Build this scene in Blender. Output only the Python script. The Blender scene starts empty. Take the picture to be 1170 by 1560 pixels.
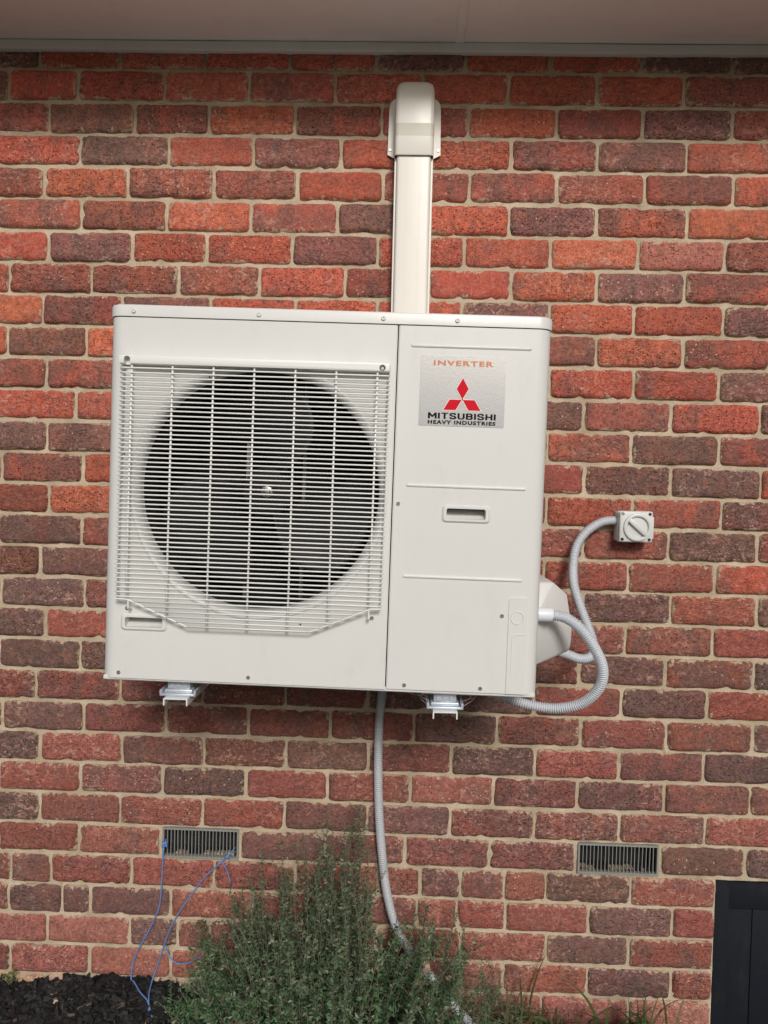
import bpy, bmesh, math, random
import numpy as np
from mathutils import Vector, Matrix, noise

random.seed(11)
RNG = np.random.default_rng(11)
scene = bpy.context.scene
COL = scene.collection
R = math.radians

# ------------------------------------------------------------------ camera
CAM = Vector((0.0, -2.1804, 1.566))
yaw, pit, rol = -0.0286, -0.0318, -0.0245
def cam_dir(u, v):
    cr, sr = math.cos(rol), math.sin(rol)
    x = u * cr + v * sr; z2 = -u * sr + v * cr
    cp, sp = math.cos(pit), math.sin(pit)
    y = cp - z2 * sp; z = sp + z2 * cp
    cy, sy = math.cos(yaw), math.sin(yaw)
    return Vector((x * cy + y * sy, -x * sy + y * cy, z))
fwd = cam_dir(0, 0)
right = cam_dir(1, 0) - fwd
up = cam_dir(0, 1) - fwd
cam_data = bpy.data.cameras.new('camera')
cam_data.sensor_fit = 'HORIZONTAL'
cam_data.sensor_width = 36.0
cam_data.lens = 36.0 * 1172 / 1170
cam_data.clip_start = 0.02
cam_data.clip_end = 2000
cam = bpy.data.objects.new('camera', cam_data)
COL.objects.link(cam)
rm = Matrix((right.normalized(), up.normalized(), -fwd.normalized())).transposed()
cam.matrix_world = Matrix.Translation(CAM) @ rm.to_4x4()
scene.camera = cam

# ------------------------------------------------------------------ light
SUN_EL, SUN_AZ = 30.0, 11.0          # in front of the wall, a little to the right of its normal
world = bpy.data.worlds.new('World')
scene.world = world
world.use_nodes = True
wn = world.node_tree.nodes; wl = world.node_tree.links
sky = wn.new('ShaderNodeTexSky')
sky.sky_type = 'NISHITA'
sky.sun_disc = False
sky.sun_elevation = R(SUN_EL)
sky.sun_rotation = R(180 - SUN_AZ)
sky.air_density = 1.0
sky.dust_density = 3.0
sky.ozone_density = 1.0
bg = wn['Background']
bg.inputs['Strength'].default_value = 0.047
wl.new(sky.outputs[0], bg.inputs[0])
sd = bpy.data.lights.new('sun', 'SUN')
sd.energy = 1.5
sd.angle = R(14)
sd.color = (1.0, 0.965, 0.915)
sun = bpy.data.objects.new('sun', sd)
COL.objects.link(sun)
sv = Vector((math.sin(R(SUN_AZ)) * math.cos(R(SUN_EL)), -math.cos(R(SUN_AZ)) * math.cos(R(SUN_EL)), math.sin(R(SUN_EL))))
sun.rotation_euler = sv.to_track_quat('Z', 'Y').to_euler()
sun.location = sv * 12

scene.view_settings.view_transform = 'Standard'
scene.view_settings.look = 'None'
scene.view_settings.gamma = 1.0
scene.view_settings.use_curve_mapping = False
scene.view_settings.exposure = 0.62

# ------------------------------------------------------------------ node helpers
class NT:
    def __init__(self, name):
        self.m = bpy.data.materials.new(name); self.m.use_nodes = True
        self.t = self.m.node_tree; self.n = self.t.nodes; self.l = self.t.links
        self.b = self.n['Principled BSDF']
    def node(self, typ, ins=None, **kw):
        nd = self.n.new(typ)
        for k, v in kw.items(): setattr(nd, k, v)
        if ins:
            for k, v in ins.items(): self.put(nd.inputs[k], v)
        return nd
    def put(self, sock, v):
        if hasattr(v, 'is_output') and v.is_output: self.l.new(v, sock)
        else: sock.default_value = v
    def math(self, op, a, b=0.0, clamp=False):
        nd = self.node('ShaderNodeMath', operation=op, use_clamp=clamp)
        self.put(nd.inputs[0], a); self.put(nd.inputs[1], b)
        return nd.outputs[0]
    def mix(self, f, a, b, blend='MIX'):
        nd = self.node('ShaderNodeMix', data_type='RGBA', blend_type=blend)
        self.put(nd.inputs[0], f)
        self.put(nd.inputs[6], a if hasattr(a, 'is_output') else (*a, 1.0)[:4])
        self.put(nd.inputs[7], b if hasattr(b, 'is_output') else (*b, 1.0)[:4])
        return nd.outputs[2]
    def noise(self, vec, scale, detail=3.0, rough=0.55, dist=0.0):
        nd = self.node('ShaderNodeTexNoise', {'Scale': scale, 'Detail': detail, 'Roughness': rough, 'Distortion': dist})
        if vec is not None: self.l.new(vec, nd.inputs['Vector'])
        return nd.outputs[0]
    def voro(self, vec, scale, feature='F1'):
        nd = self.node('ShaderNodeTexVoronoi', {'Scale': scale}, feature=feature)
        if vec is not None: self.l.new(vec, nd.inputs['Vector'])
        return nd
    def step(self, v, lo, hi):
        nd = self.node('ShaderNodeMapRange', {'From Min': lo, 'From Max': hi}, interpolation_type='SMOOTHSTEP')
        self.put(nd.inputs['Value'], v)
        return nd.outputs[0]
    def bump(self, h, strength, dist, prev=None):
        nd = self.node('ShaderNodeBump', {'Strength': strength, 'Distance': dist})
        self.put(nd.inputs['Height'], h)
        if prev is not None: self.l.new(prev, nd.inputs['Normal'])
        return nd.outputs[0]
    def obj_coord(self):
        return self.node('ShaderNodeTexCoord').outputs['Object']
    def world_coord(self):
        return self.node('ShaderNodeNewGeometry').outputs['Position']
    def scaled(self, vec, s):
        return self.node('ShaderNodeMapping', {'Vector': vec, 'Scale': s}).outputs[0]
    def out(self, **kw):
        for k, v in kw.items(): self.put(self.b.inputs[k.replace('_', ' ')], (*v, 1.0) if isinstance(v, tuple) and len(v) == 3 else v)
        return self.m

MORTAR_COL = (0.52, 0.41, 0.29)

def brick_material(name, from_object):
    t = NT(name)
    if from_object:
        oi = t.node('ShaderNodeObjectInfo')
        col, dark, rnd = oi.outputs['Color'], oi.outputs['Alpha'], oi.outputs['Random']
        amt1 = t.math('FRACT', t.math('MULTIPLY', rnd, 7.31)); amt2 = t.math('FRACT', t.math('MULTIPLY', rnd, 13.7)); amt3 = t.math('FRACT', t.math('MULTIPLY', rnd, 23.9))
        off = t.node('ShaderNodeCombineXYZ', {0: t.math('MULTIPLY', rnd, 37.0), 1: t.math('MULTIPLY', rnd, 71.0), 2: t.math('MULTIPLY', rnd, 53.0)}).outputs[0]
        vec = t.node('ShaderNodeVectorMath', {0: t.obj_coord(), 1: off}, operation='ADD').outputs[0]
    else:
        at = t.node('ShaderNodeAttribute', attribute_name='brick_colour')
        col, dark = at.outputs['Color'], at.outputs['Alpha']
        amt1 = amt2 = amt3 = 0.5
        vec = t.obj_coord()
    edge = t.node('ShaderNodeAttribute', attribute_name='edge').outputs['Fac']
    # burnt patches
    n1 = t.noise(t.scaled(vec, (1.0, 1.0, 0.6)), 14.0, 4.0, 0.6, 0.3)
    patch = t.step(t.math('ADD', n1, dark), 0.86, 1.12)
    c = t.mix(t.math('MULTIPLY', patch, 0.64), col, (0.120, 0.085, 0.076))
    # warm / purple drift
    n2 = t.noise(vec, 30.0, 4.0, 0.6)
    c = t.mix(t.step(n2, 0.5, 0.72), c, t.mix(0.5, c, (0.19, 0.078, 0.068)))
    c = t.mix(t.math('MULTIPLY', t.step(n2, 0.48, 0.25), 0.35), c, t.mix(0.6, c, (0.52, 0.15, 0.06)))
    # crumbly grain
    nm = t.noise(vec, 105.0, 5.0, 0.68)
    gm = t.node('ShaderNodeMapRange', {'Value': nm, 'From Min': 0.32, 'From Max': 0.68, 'To Min': 0.70, 'To Max': 1.36}).outputs[0]
    n3 = t.noise(vec, 330.0, 3.0, 0.65)
    g0 = t.node('ShaderNodeMapRange', {'Value': n3, 'From Min': 0.3, 'From Max': 0.7, 'To Min': 0.66, 'To Max': 1.34}).outputs[0]
    g = t.math('MULTIPLY', gm, g0)
    c = t.mix(1.0, c, t.node('ShaderNodeCombineXYZ', {0: g, 1: g, 2: g}).outputs[0], 'MULTIPLY')
    # dark pits
    vo = t.voro(t.scaled(vec, (1.0, 1.0, 1.25)), 150.0)
    pit_sel = t.step(t.node('ShaderNodeSeparateColor', {0: vo.outputs['Color']}).outputs[0], 0.62, 0.70)
    pit = t.math('MULTIPLY', t.math('MULTIPLY', t.step(vo.outputs['Distance'], 0.46, 0.22), pit_sel), t.math('ADD', 0.25, amt2))
    c = t.mix(t.math('MULTIPLY', pit, 0.70), c, (0.035, 0.020, 0.018))
    # lime specks
    vs = t.voro(vec, 95.0)
    sp_sel = t.step(t.node('ShaderNodeSeparateColor', {0: vs.outputs['Color']}).outputs[1], 0.90, 0.93)
    spk = t.math('MULTIPLY', t.step(vs.outputs['Distance'], 0.26, 0.12), sp_sel)
    c = t.mix(t.math('MULTIPLY', spk, 0.85), c, (0.62, 0.46, 0.36))
    # pale bloom and mortar smears along the arrises
    n4 = t.noise(vec, 60.0, 5.0, 0.7)
    n5 = t.noise(vec, 11.0, 2.0, 0.5)
    reach = t.math('MULTIPLY', t.math('MULTIPLY', t.step(n4, 0.40, 0.75), t.step(n5, 0.33, 0.66)), 0.017)
    smear = t.step(t.math('SUBTRACT', reach, edge), -0.0012, 0.0022)
    c = t.mix(t.math('MULTIPLY', smear, 0.8), c, MORTAR_COL)
    bl = t.noise(t.scaled(vec, (1.0, 1.0, 1.3)), 48.0, 6.0, 0.75, 1.6)
    bloom = t.math('MULTIPLY', t.math('MULTIPLY', t.step(bl, 0.50, 0.66), t.step(n5, 0.28, 0.60)), t.math('ADD', 0.12, t.math('MULTIPLY', amt1, 0.85)))
    c = t.mix(bloom, c, (0.56, 0.33, 0.26))
    # relief: folds, crumbs and pits
    crease = t.math('ABSOLUTE', t.math('SUBTRACT', t.noise(t.scaled(vec, (0.8, 1.0, 1.5)), 22.0, 2.0, 0.5, 1.8), 0.5))
    cr = t.step(crease, 0.0, 0.040)
    c = t.mix(t.math('MULTIPLY', t.math('SUBTRACT', 1.0, t.step(crease, 0.0, 0.014)), t.math('MULTIPLY', t.math('MULTIPLY', amt3, amt3), 0.60)), c, (0.03, 0.018, 0.016))
    b1 = t.bump(t.math('MULTIPLY', t.noise(vec, 48.0, 5.0, 0.65), t.math('ADD', 0.35, t.math('MULTIPLY', amt2, 0.75))), 0.85, 0.0052)
    b2 = t.bump(t.math('MULTIPLY', cr, t.math('ADD', 0.15, amt3)), 0.7, 0.0026, b1)
    b3 = t.bump(t.math('SUBTRACT', nm, t.math('MULTIPLY', pit, 0.6)), 0.75, 0.0030, b2)
    return t.out(Base_Color=c, Roughness=0.92, Normal=b3, Specular_IOR_Level=0.25)

def mortar_material():
    t = NT('mortar')
    v = t.world_coord()
    n = t.noise(v, 9.0, 4.0, 0.6)
    c = t.mix(t.step(n, 0.3, 0.7), (0.41, 0.335, 0.235), (0.58, 0.485, 0.365))
    f = t.noise(v, 380.0, 3.0, 0.7)
    g = t.node('ShaderNodeMapRange', {'Value': f, 'From Min': 0.3, 'From Max': 0.7, 'To Min': 0.68, 'To Max': 1.25}).outputs[0]
    c = t.mix(1.0, c, t.node('ShaderNodeCombineXYZ', {0: g, 1: g, 2: g}).outputs[0], 'MULTIPLY')
    s = t.step(t.noise(v, 26.0, 4.0, 0.6), 0.62, 0.72)
    c = t.mix(t.math('MULTIPLY', s, 0.5), c, (0.27, 0.20, 0.12))
    b = t.bump(t.noise(v, 120.0, 4.0, 0.7), 0.7, 0.003)
    b = t.bump(f, 0.5, 0.0012, b)
    return t.out(Base_Color=c, Roughness=0.95, Normal=b, Specular_IOR_Level=0.2)

def paint(name, col, rough=0.4, var=0.06, bump=0.0, bscale=40.0, metal=0.0, spec=0.5, dirt=0.0, dirtcol=(0.25, 0.2, 0.14)):
    t = NT(name)
    v = t.obj_coord()
    n = t.noise(v, 7.0, 4.0, 0.6)
    lo = tuple(x * (1 - var) for x in col); hi = tuple(min(1, x * (1 + var)) for x in col)
    c = t.mix(n, lo, hi)
    if dirt > 0:
        d = t.math('MULTIPLY', t.step(t.noise(t.scaled(v, (1.0, 1.0, 0.35)), 22.0, 6.0, 0.7), 0.50, 0.75), dirt)
        c = t.mix(d, c, dirtcol)
    r = t.node('ShaderNodeMapRange', {'Value': t.noise(v, 30.0, 4.0), 'To Min': rough * 0.8, 'To Max': rough * 1.2}).outputs[0]
    kw = {}
    if bump > 0: kw['Normal'] = t.bump(t.noise(v, bscale, 3.0), bump, 0.002)
    return t.out(Base_Color=c, Roughness=r, Metallic=metal, Specular_IOR_Level=spec, **kw)

M = {}
M['brick'] = brick_material('brick', True)
M['brick_far'] = brick_material('brick_joined', False)
M['mortar'] = mortar_material()
M['casing'] = paint('casing_paint', (0.68, 0.685, 0.67), 0.36, 0.015, 0.04, 160.0, dirt=0.16, dirtcol=(0.5, 0.47, 0.40))
M['grille'] = paint('grille_plastic', (0.78, 0.785, 0.76), 0.42, 0.02)
M['inner'] = paint('dark_interior', (0.012, 0.012, 0.013), 0.8, 0.2)
M['blade'] = paint('fan_blade', (0.028, 0.028, 0.031), 0.5, 0.1, spec=0.25)
M['zinc'] = paint('zinc_screw', (0.42, 0.42, 0.41), 0.32, 0.15, metal=0.9)
M['galv'] = paint('galvanised', (0.55, 0.60, 0.66), 0.42, 0.15, 0.1, 90.0, metal=0.55)
M['whitemetal'] = paint('white_powdercoat', (0.74, 0.75, 0.76), 0.4, 0.03)
M['duct'] = paint('duct_plastic', (0.72, 0.705, 0.655), 0.34, 0.02, dirt=0.06)
M['tape'] = paint('duct_band', (0.56, 0.55, 0.48), 0.5, 0.02)
M['conduit'] = paint('conduit_plastic', (0.52, 0.55, 0.60), 0.42, 0.03)
M['conduit_old'] = paint('conduit_weathered', (0.47, 0.49, 0.52), 0.5, 0.05, dirt=0.25, dirtcol=(0.12, 0.11, 0.10))
M['connector'] = paint('connector_plastic', (0.72, 0.76, 0.80), 0.3, 0.02)
M['switch'] = paint('switch_plastic', (0.60, 0.62, 0.61), 0.38, 0.02)
M['hole'] = paint('recess_dark', (0.012, 0.012, 0.012), 0.7, 0.1)
M['sticker'] = None
M['red'] = paint('emblem_red', (0.60, 0.006, 0.02), 0.6, 0.03, spec=0.15)
M['white'] = paint('emblem_border', (0.80, 0.66, 0.64), 0.4, 0.02)
M['black'] = paint('letter_black', (0.006, 0.006, 0.007), 0.6, 0.05, spec=0.1)
M['letter_glare_red'] = paint('letter_glare_red', (0.60, 0.20, 0.07), 0.5, 0.05)  # red letters, with the wash of the glare mixed into the colour
M['ventmetal'] = paint('vent_metal', (0.30, 0.30, 0.285), 0.5, 0.15, dirt=0.4, metal=0.2)
M['blackwood'] = paint('black_timber', (0.010, 0.012, 0.018), 0.7, 0.25, 0.5, 60.0, spec=0.2, dirt=0.08, dirtcol=(0.10, 0.09, 0.08))
M['twine'] = paint('blue_twine', (0.13, 0.26, 0.56), 0.55, 0.25, 0.8, 900.0)
M['soffit'] = paint('soffit_board', (0.84, 0.82, 0.78), 0.6, 0.05, 0.08, 25.0, dirt=0.12, dirtcol=(0.45, 0.38, 0.30))
M['trim'] = paint('trim_paint', (0.60, 0.60, 0.56), 0.5, 0.06, dirt=0.12)
M['gutter'] = paint('gutter_steel', (0.45, 0.42, 0.36), 0.4, 0.04)
M['roof'] = paint('roof_tile', (0.12, 0.09, 0.08), 0.8, 0.15)
M['gap'] = paint('shadow_gap', (0.02, 0.02, 0.02), 0.9, 0.1)

def sticker_material():
    t = NT('silver_sticker')
    v = t.obj_coord()
    b = t.bump(t.noise(v, 420.0, 2.0, 0.5), 0.22, 0.0008)
    return t.out(Base_Color=(0.60, 0.61, 0.625), Metallic=0.42, Roughness=0.20, Normal=b)
M['sticker'] = sticker_material()

# ------------------------------------------------------------------ mesh helpers
def link(name, me, mat=None, parent=None):
    o = bpy.data.objects.new(name, me)
    COL.objects.link(o)
    if mat is not None: me.materials.append(mat) if not me.materials else None
    if parent is not None: o.parent = parent
    return o

def from_py(name, V, F, mat=None, parent=None, smooth=False):
    me = bpy.data.meshes.new(name)
    me.from_pydata([tuple(v) for v in V], [], F)
    if smooth: me.polygons.foreach_set('use_smooth', [True] * len(me.polygons))
    me.update()
    return link(name, me, mat, parent)

def from_bm(name, bm, mat=None, parent=None, smooth_angle=None):
    me = bpy.data.meshes.new(name)
    bmesh.ops.recalc_face_normals(bm, faces=bm.faces[:])
    bm.to_mesh(me); bm.free()
    o = link(name, me, mat, parent)
    if smooth_angle is not None:
        me.polygons.foreach_set('use_smooth', [True] * len(me.polygons))
        me.set_sharp_from_angle(angle=R(smooth_angle))
    return o

def bm_box(bm, x0, x1, y0, y1, z0, z1, bev=0.0, seg=2):
    r = bmesh.ops.create_cube(bm, size=1.0)
    vs = r['verts']
    for v in vs:
        v.co = Vector(((x0 + x1) / 2 + v.co.x * (x1 - x0), (y0 + y1) / 2 + v.co.y * (y1 - y0), (z0 + z1) / 2 + v.co.z * (z1 - z0)))
    if bev > 0:
        es = list({e for v in vs for e in v.link_edges})
        bmesh.ops.bevel(bm, geom=es, offset=bev, segments=seg, profile=0.5, affect='EDGES')

def box(name, x0, x1, y0, y1, z0, z1, mat, parent=None, bev=0.0, seg=2):
    bm = bmesh.new(); bm_box(bm, x0, x1, y0, y1, z0, z1, bev, seg)
    return from_bm(name, bm, mat, parent, 40 if bev else None)

def spline(P, step):
    """Catmull-Rom through P, resampled at an even step."""
    P = [Vector(q) for q in P]
    Q = [P[0] * 2 - P[1]] + P + [P[-1] * 2 - P[-2]]
    pts = []
    for i in range(1, len(Q) - 2):
        a, b, c, d = Q[i - 1], Q[i], Q[i + 1], Q[i + 2]
        for k in range(40):
            s = k / 40
            pts.append(0.5 * ((2 * b) + (c - a) * s + (2 * a - 5 * b + 4 * c - d) * s * s + (3 * b - a - 3 * c + d) * s ** 3))
    pts.append(P[-1])
    A = np.array([tuple(p) for p in pts])
    L = np.concatenate([[0], np.cumsum(np.linalg.norm(np.diff(A, axis=0), axis=1))])
    n = max(2, int(L[-1] / step))
    t = np.linspace(0, L[-1], n + 1)
    return np.stack([np.interp(t, L, A[:, k]) for k in range(3)], 1)

def sweep(pts, radii, sides=12, caps=True):
    pts = np.asarray(pts, float); n = len(pts)
    T = np.gradient(pts, axis=0); T /= np.linalg.norm(T, axis=1)[:, None]
    a = np.array([0.0, 0.0, 1.0]) if abs(T[0][2]) < 0.9 else np.array([1.0, 0, 0])
    N = np.cross(T[0], a); N /= np.linalg.norm(N)
    ang = np.linspace(0, 2 * math.pi, sides, endpoint=False)
    V = []
    for i in range(n):
        N = N - T[i] * np.dot(N, T[i]); N /= np.linalg.norm(N)
        B = np.cross(T[i], N)
        r = radii[i] if hasattr(radii, '__len__') else radii
        for g in ang: V.append(pts[i] + r * (math.cos(g) * N + math.sin(g) * B))
    F = []
    for i in range(n - 1):
        for j in range(sides):
            k = (j + 1) % sides
            F.append((i * sides + j, i * sides + k, (i + 1) * sides + k, (i + 1) * sides + j))
    if caps:
        F.append(tuple(range(sides - 1, -1, -1))); F.append(tuple((n - 1) * sides + j for j in range(sides)))
    return V, F

def tube(name, P, r, mat, parent=None, step=0.006, sides=10):
    V, F = sweep(spline(P, step), r, sides)
    return from_py(name, V, F, mat, parent, True)

def corrugated(name, P, r, mat, parent=None):
    pts = spline(P, 0.0011)
    pat = [1.0, 1.0, 0.90, 0.74, 0.90]
    rad = [r * pat[i % 5] for i in range(len(pts))]
    V, F = sweep(pts, rad, 14)
    return from_py(name, V, F, mat, parent, True)

def lathe(bm, prof, cx, cz, seg=64, axis='Y'):
    """prof = [(r, y)], revolved about the y axis through (cx, cz)."""
    rings = []
    for r, y in prof:
        rings.append([bm.verts.new((cx + r * math.cos(2 * math.pi * k / seg), y, cz + r * math.sin(2 * math.pi * k / seg))) for k in range(seg)])
    for a, b in zip(rings[:-1], rings[1:]):
        for k in range(seg):
            j = (k + 1) % seg
            bm.faces.new((a[k], a[j], b[j], b[k]))
    return rings

def disc(name, prof, cx, cz, mat, parent, seg=24, cap=True, angle=40):
    bm = bmesh.new()
    rings = lathe(bm, prof, cx, cz, seg)
    if cap: bm.faces.new(rings[0])
    return from_bm(name, bm, mat, parent, angle)

def prism_xz(bm, poly, y0, y1):
    a = [bm.verts.new((x, y0, z)) for x, z in poly]; b = [bm.verts.new((x, y1, z)) for x, z in poly]
    bm.faces.new(a); bm.faces.new(b[::-1])
    for i in range(len(poly)):
        j = (i + 1) % len(poly)
        bm.faces.new((a[i], b[i], b[j], a[j]))

def rrect(x0, x1, z0, z1, r, n=5):
    P = []
    for cx, cz, a0 in ((x1 - r, z1 - r, 0), (x0 + r, z1 - r, 90), (x0 + r, z0 + r, 180), (x1 - r, z0 + r, 270)):
        for k in range(n + 1):
            g = R(a0 + 90 * k / n); P.append((cx + r * math.cos(g), cz + r * math.sin(g)))
    return P

def empty(name, loc, rot=(0, 0, 0)):
    o = bpy.data.objects.new(name, None)
    COL.objects.link(o); o.location = loc; o.rotation_euler = rot
    o.empty_display_size = 0.05
    return o

def tag(o, label, cat, group=None, kind=None):
    if label: o['label'] = label
    if cat: o['category'] = cat
    if group: o['group'] = group
    if kind: o['kind'] = kind
    return o

def cut(target, cutters):
    """Boolean-subtract closed bmesh shapes from target and bake the result."""
    tmp = []
    for bm in cutters:
        me = bpy.data.meshes.new('cutter')
        bmesh.ops.recalc_face_normals(bm, faces=bm.faces[:])
        bm.to_mesh(me); bm.free()
        o = bpy.data.objects.new('cutter', me); COL.objects.link(o)
        o.parent = target.parent
        md = target.modifiers.new('cut', 'BOOLEAN'); md.operation = 'DIFFERENCE'; md.solver = 'EXACT'; md.object = o
        tmp.append(o)
    dg = bpy.context.evaluated_depsgraph_get()
    me = bpy.data.meshes.new_from_object(target.evaluated_get(dg))
    target.modifiers.clear()
    old = target.data; target.data = me
    bpy.data.meshes.remove(old)
    for o in tmp:
        d = o.data; bpy.data.objects.remove(o); bpy.data.meshes.remove(d)
    me.polygons.foreach_set('use_smooth', [True] * len(me.polygons))
    me.set_sharp_from_angle(angle=R(25))

# ================================================================== GROUND
gbm = bmesh.new()
gx = [-400, -60, -12, -4, -2.2, -1.6, -1.2, -0.8, -0.4, 0, 0.4, 0.8, 1.2, 1.6, 2.2, 4, 12, 60, 400]
gy = [0.3, -0.15, -0.3, -0.5, -0.8, -1.3, -2.2, -4, -8, -20, -80, -400]
gv = [[gbm.verts.new((x, y, -0.02 + 0.02 * noise.noise((x * 1.7, y * 1.7, 0)) - (0.0 if y > -1 else 0.03))) for x in gx] for y in gy]
for i in range(len(gy) - 1):
    for j in range(len(gx) - 1):
        gbm.faces.new((gv[i][j], gv[i][j + 1], gv[i + 1][j + 1], gv[i + 1][j]))
def soil_material():
    t = NT('garden_soil')
    v = t.world_coord()
    far = t.step(t.node('ShaderNodeSeparateXYZ', {0: v}).outputs[1], -1.0, -1.6)
    soil = t.mix(t.noise(v, 40.0, 6.0, 0.7), (0.022, 0.017, 0.013), (0.075, 0.055, 0.04))
    lawn = t.mix(t.noise(v, 6.0, 6.0, 0.7), (0.13, 0.135, 0.075), (0.23, 0.21, 0.14))
    return t.out(Base_Color=t.mix(far, soil, lawn), Roughness=0.95, Normal=t.bump(t.noise(v, 60.0, 5.0, 0.7), 0.8, 0.02))
ground = from_bm('ground', gbm, soil_material(), None, 60)
ground['kind'] = 'structure'

# unseen path, added to bounce light up onto the soffit
M['concrete'] = paint('concrete', (0.36, 0.35, 0.33), 0.9, 0.15, 0.4, 60.0, dirt=0.2)
bounce_path = box('path', -14, 14, -2.75, -1.45, -0.12, 0.012, M['concrete'], None, 0.01)
bounce_path['kind'] = 'structure'

# ================================================================== BRICK WALL
PITCH, Z30, JOINT = 0.0898, 0.034, 0.0092
BH = PITCH - JOINT
DOOR_X0, DOOR_X1 = 0.912, 1.62
VENTS = [(-0.687, -0.453), (0.509, 0.749)]
ROWS = {
    0: [-1.066, -0.835, -0.595, -0.356, -0.114, 0.134, 0.368, 0.621, 0.866],
    1: [-1.154, -0.955, -0.71, -0.47, -0.227, 0.015, 0.255, 0.499, 0.74],
    2: [-1.037, -0.793, -0.582, -0.339, -0.095, 0.147, 0.39, 0.629, 0.873],
    3: [-0.947, -0.696, -0.454, -0.208, 0.03, 0.268, 0.507, 0.752],
    4: [-1.05, -0.809, -0.566, -0.328, -0.087, 0.153, 0.397, 0.64, 0.883],
    5: [-0.943, -0.697, -0.458, -0.214, 0.028, 0.266, 0.51, 0.759],
    6: [-1.035, -0.794, -0.582, -0.338, -0.099, 0.145, 0.385, 0.628, 0.867],
    7: [-1.147, -0.91, -0.661, -0.429, -0.187, 0.049, 0.278, 0.517, 0.759],
    8: [-1.05, -0.821, -0.569, -0.328, -0.096, 0.143, 0.387, 0.623, 0.868],
    9: [-1.152, -0.924, -0.68, -0.436, -0.194, 0.045, 0.284, 0.52, 0.762],
    10: [-1.038, -0.796, -0.555, -0.315, -0.077, 0.159, 0.393, 0.628, 0.864],
    11: [-1.194, -0.952, -0.708, -0.465, -0.224, 0.016, 0.254, 0.492, 0.734, 0.981],
    12: [-1.033, -0.791, -0.551, -0.313, -0.076, 0.159, 0.393, 0.627, 0.871],
    13: [-1.165, -0.929, -0.686, -0.446, -0.208, 0.028, 0.265, 0.499, 0.741, 0.99],
    14: [-1.027, -0.787, -0.546, -0.308, -0.072, 0.164, 0.397, 0.637, 0.884],
    15: [-1.173, -0.93, -0.689, -0.447, -0.208, 0.029, 0.266, 0.502, 0.741, 0.986],
    16: [-1.05, -0.805, -0.562, -0.321, -0.081, 0.158, 0.395, 0.63, 0.873],
    17: [-1.164, -0.92, -0.678, -0.438, -0.199, 0.039, 0.275, 0.509, 0.751, 0.993],
    18: [-1.033, -0.791, -0.552, -0.313, -0.076, 0.161, 0.395, 0.629, 0.873],
    19: [-1.17, -0.93, -0.689, -0.448, -0.21, 0.029, 0.266, 0.501, 0.745, 0.99],
    20: [-1.058, -0.811, -0.573, -0.332, -0.096, 0.14, 0.377, 0.624, 0.864],
    21: [-1.157, -0.918, -0.678, -0.438, -0.201, 0.038, 0.275, 0.513, 0.753, 0.995],
    22: [-1.046, -0.804, -0.566, -0.327, -0.09, 0.148, 0.385, 0.623, 0.862],
    23: [-0.926, -0.685, -0.443, -0.205, 0.032, 0.269, 0.509, 0.755, 0.995],
    24: [-1.044, -0.807, -0.567, -0.329, -0.088, 0.148, 0.39, 0.629, 0.873],
    25: [-0.928, -0.687, -0.453, -0.209, 0.022, 0.264, 0.509, 0.749, 0.988],
    26: [-1.127, -1.009, -0.772, -0.53, -0.293, -0.055, 0.068, 0.184, 0.309, 0.427, 0.668, 0.909],
    27: [-1.133, -0.975, -0.892, -0.655, -0.415, -0.176, 0.06, 0.175, 0.315, 0.552, 0.789, 0.911],
    28: [-1.017, -0.775, -0.634, -0.538, -0.295, -0.055, 0.101, 0.189, 0.433, 0.669, 0.909],
    29: [-1.127, -0.892, -0.652, -0.411, -0.169, 0.075, 0.192, 0.314, 0.553, 0.791, 0.91],
    30: [-1.018, -0.893, -0.782, -0.697, -0.454, -0.212, 0.029, 0.191, 0.424, 0.673, 0.908],
}
CODES = {
 0: 'DRRRRDRRDD', 1: 'BRRRYRRRRM', 2: 'YBYOYMRMPM', 3: 'RDRPRRMPR', 4: 'MOYMRMYMYR', 5: 'YMOYPRPYO', 6: 'RPRRPRROKM',
 7: 'RMMMRMROPY', 8: 'OMPRRRPORP', 9: 'OBOORRRMOY', 10: 'YYRRRRMRRP', 11: 'RRRRMMMDMRD', 12: 'DPRMMMMYDM', 13: 'RYOMMRMMBDR',
 14: 'MORRMMMRYP', 15: 'MDMRMMMMMDM', 16: 'BDMMMRMMMR', 17: 'DDMMMMMMDRD', 18: 'DRMMMRMMMR', 19: 'DDDMMMMMDYD', 20: 'MYMMMDDRDR',
 21: 'MPMMMMDMMMD', 22: 'DRMMBMDRMD', 23: 'RYDRRRMPMM', 24: 'DMRRYPYMYR', 25: 'RR-PMMM-BD', 26: 'MMRRRRRPMRBR-', 27: 'MPPPRRMRRRPR-',
 28: 'KKPMMRRRRBR-', 29: 'MKKKKRKKRPR-', 30: 'CCCCCKKKKKK-'}
TONE = {  # base colour, share of burnt patch
 'O': ((0.465, 0.126, 0.074), 0.34), 'R': ((0.41, 0.102, 0.066), 0.38), 'M': ((0.305, 0.092, 0.068), 0.43), 'P': ((0.250, 0.100, 0.084), 0.49),
 'D': ((0.220, 0.100, 0.078), 0.55), 'B': ((0.245, 0.106, 0.075), 0.44), 'Y': ((0.38, 0.102, 0.068), 0.52), 'K': ((0.38, 0.150, 0.115), 0.34),
 'C': ((0.50, 0.33, 0.24), 0.32)}
def batch(c):
    """the lower courses come from a darker, browner batch of bricks"""
    return 1.04 if c <= 12 else (0.90 if c <= 18 else 0.80)

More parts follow.
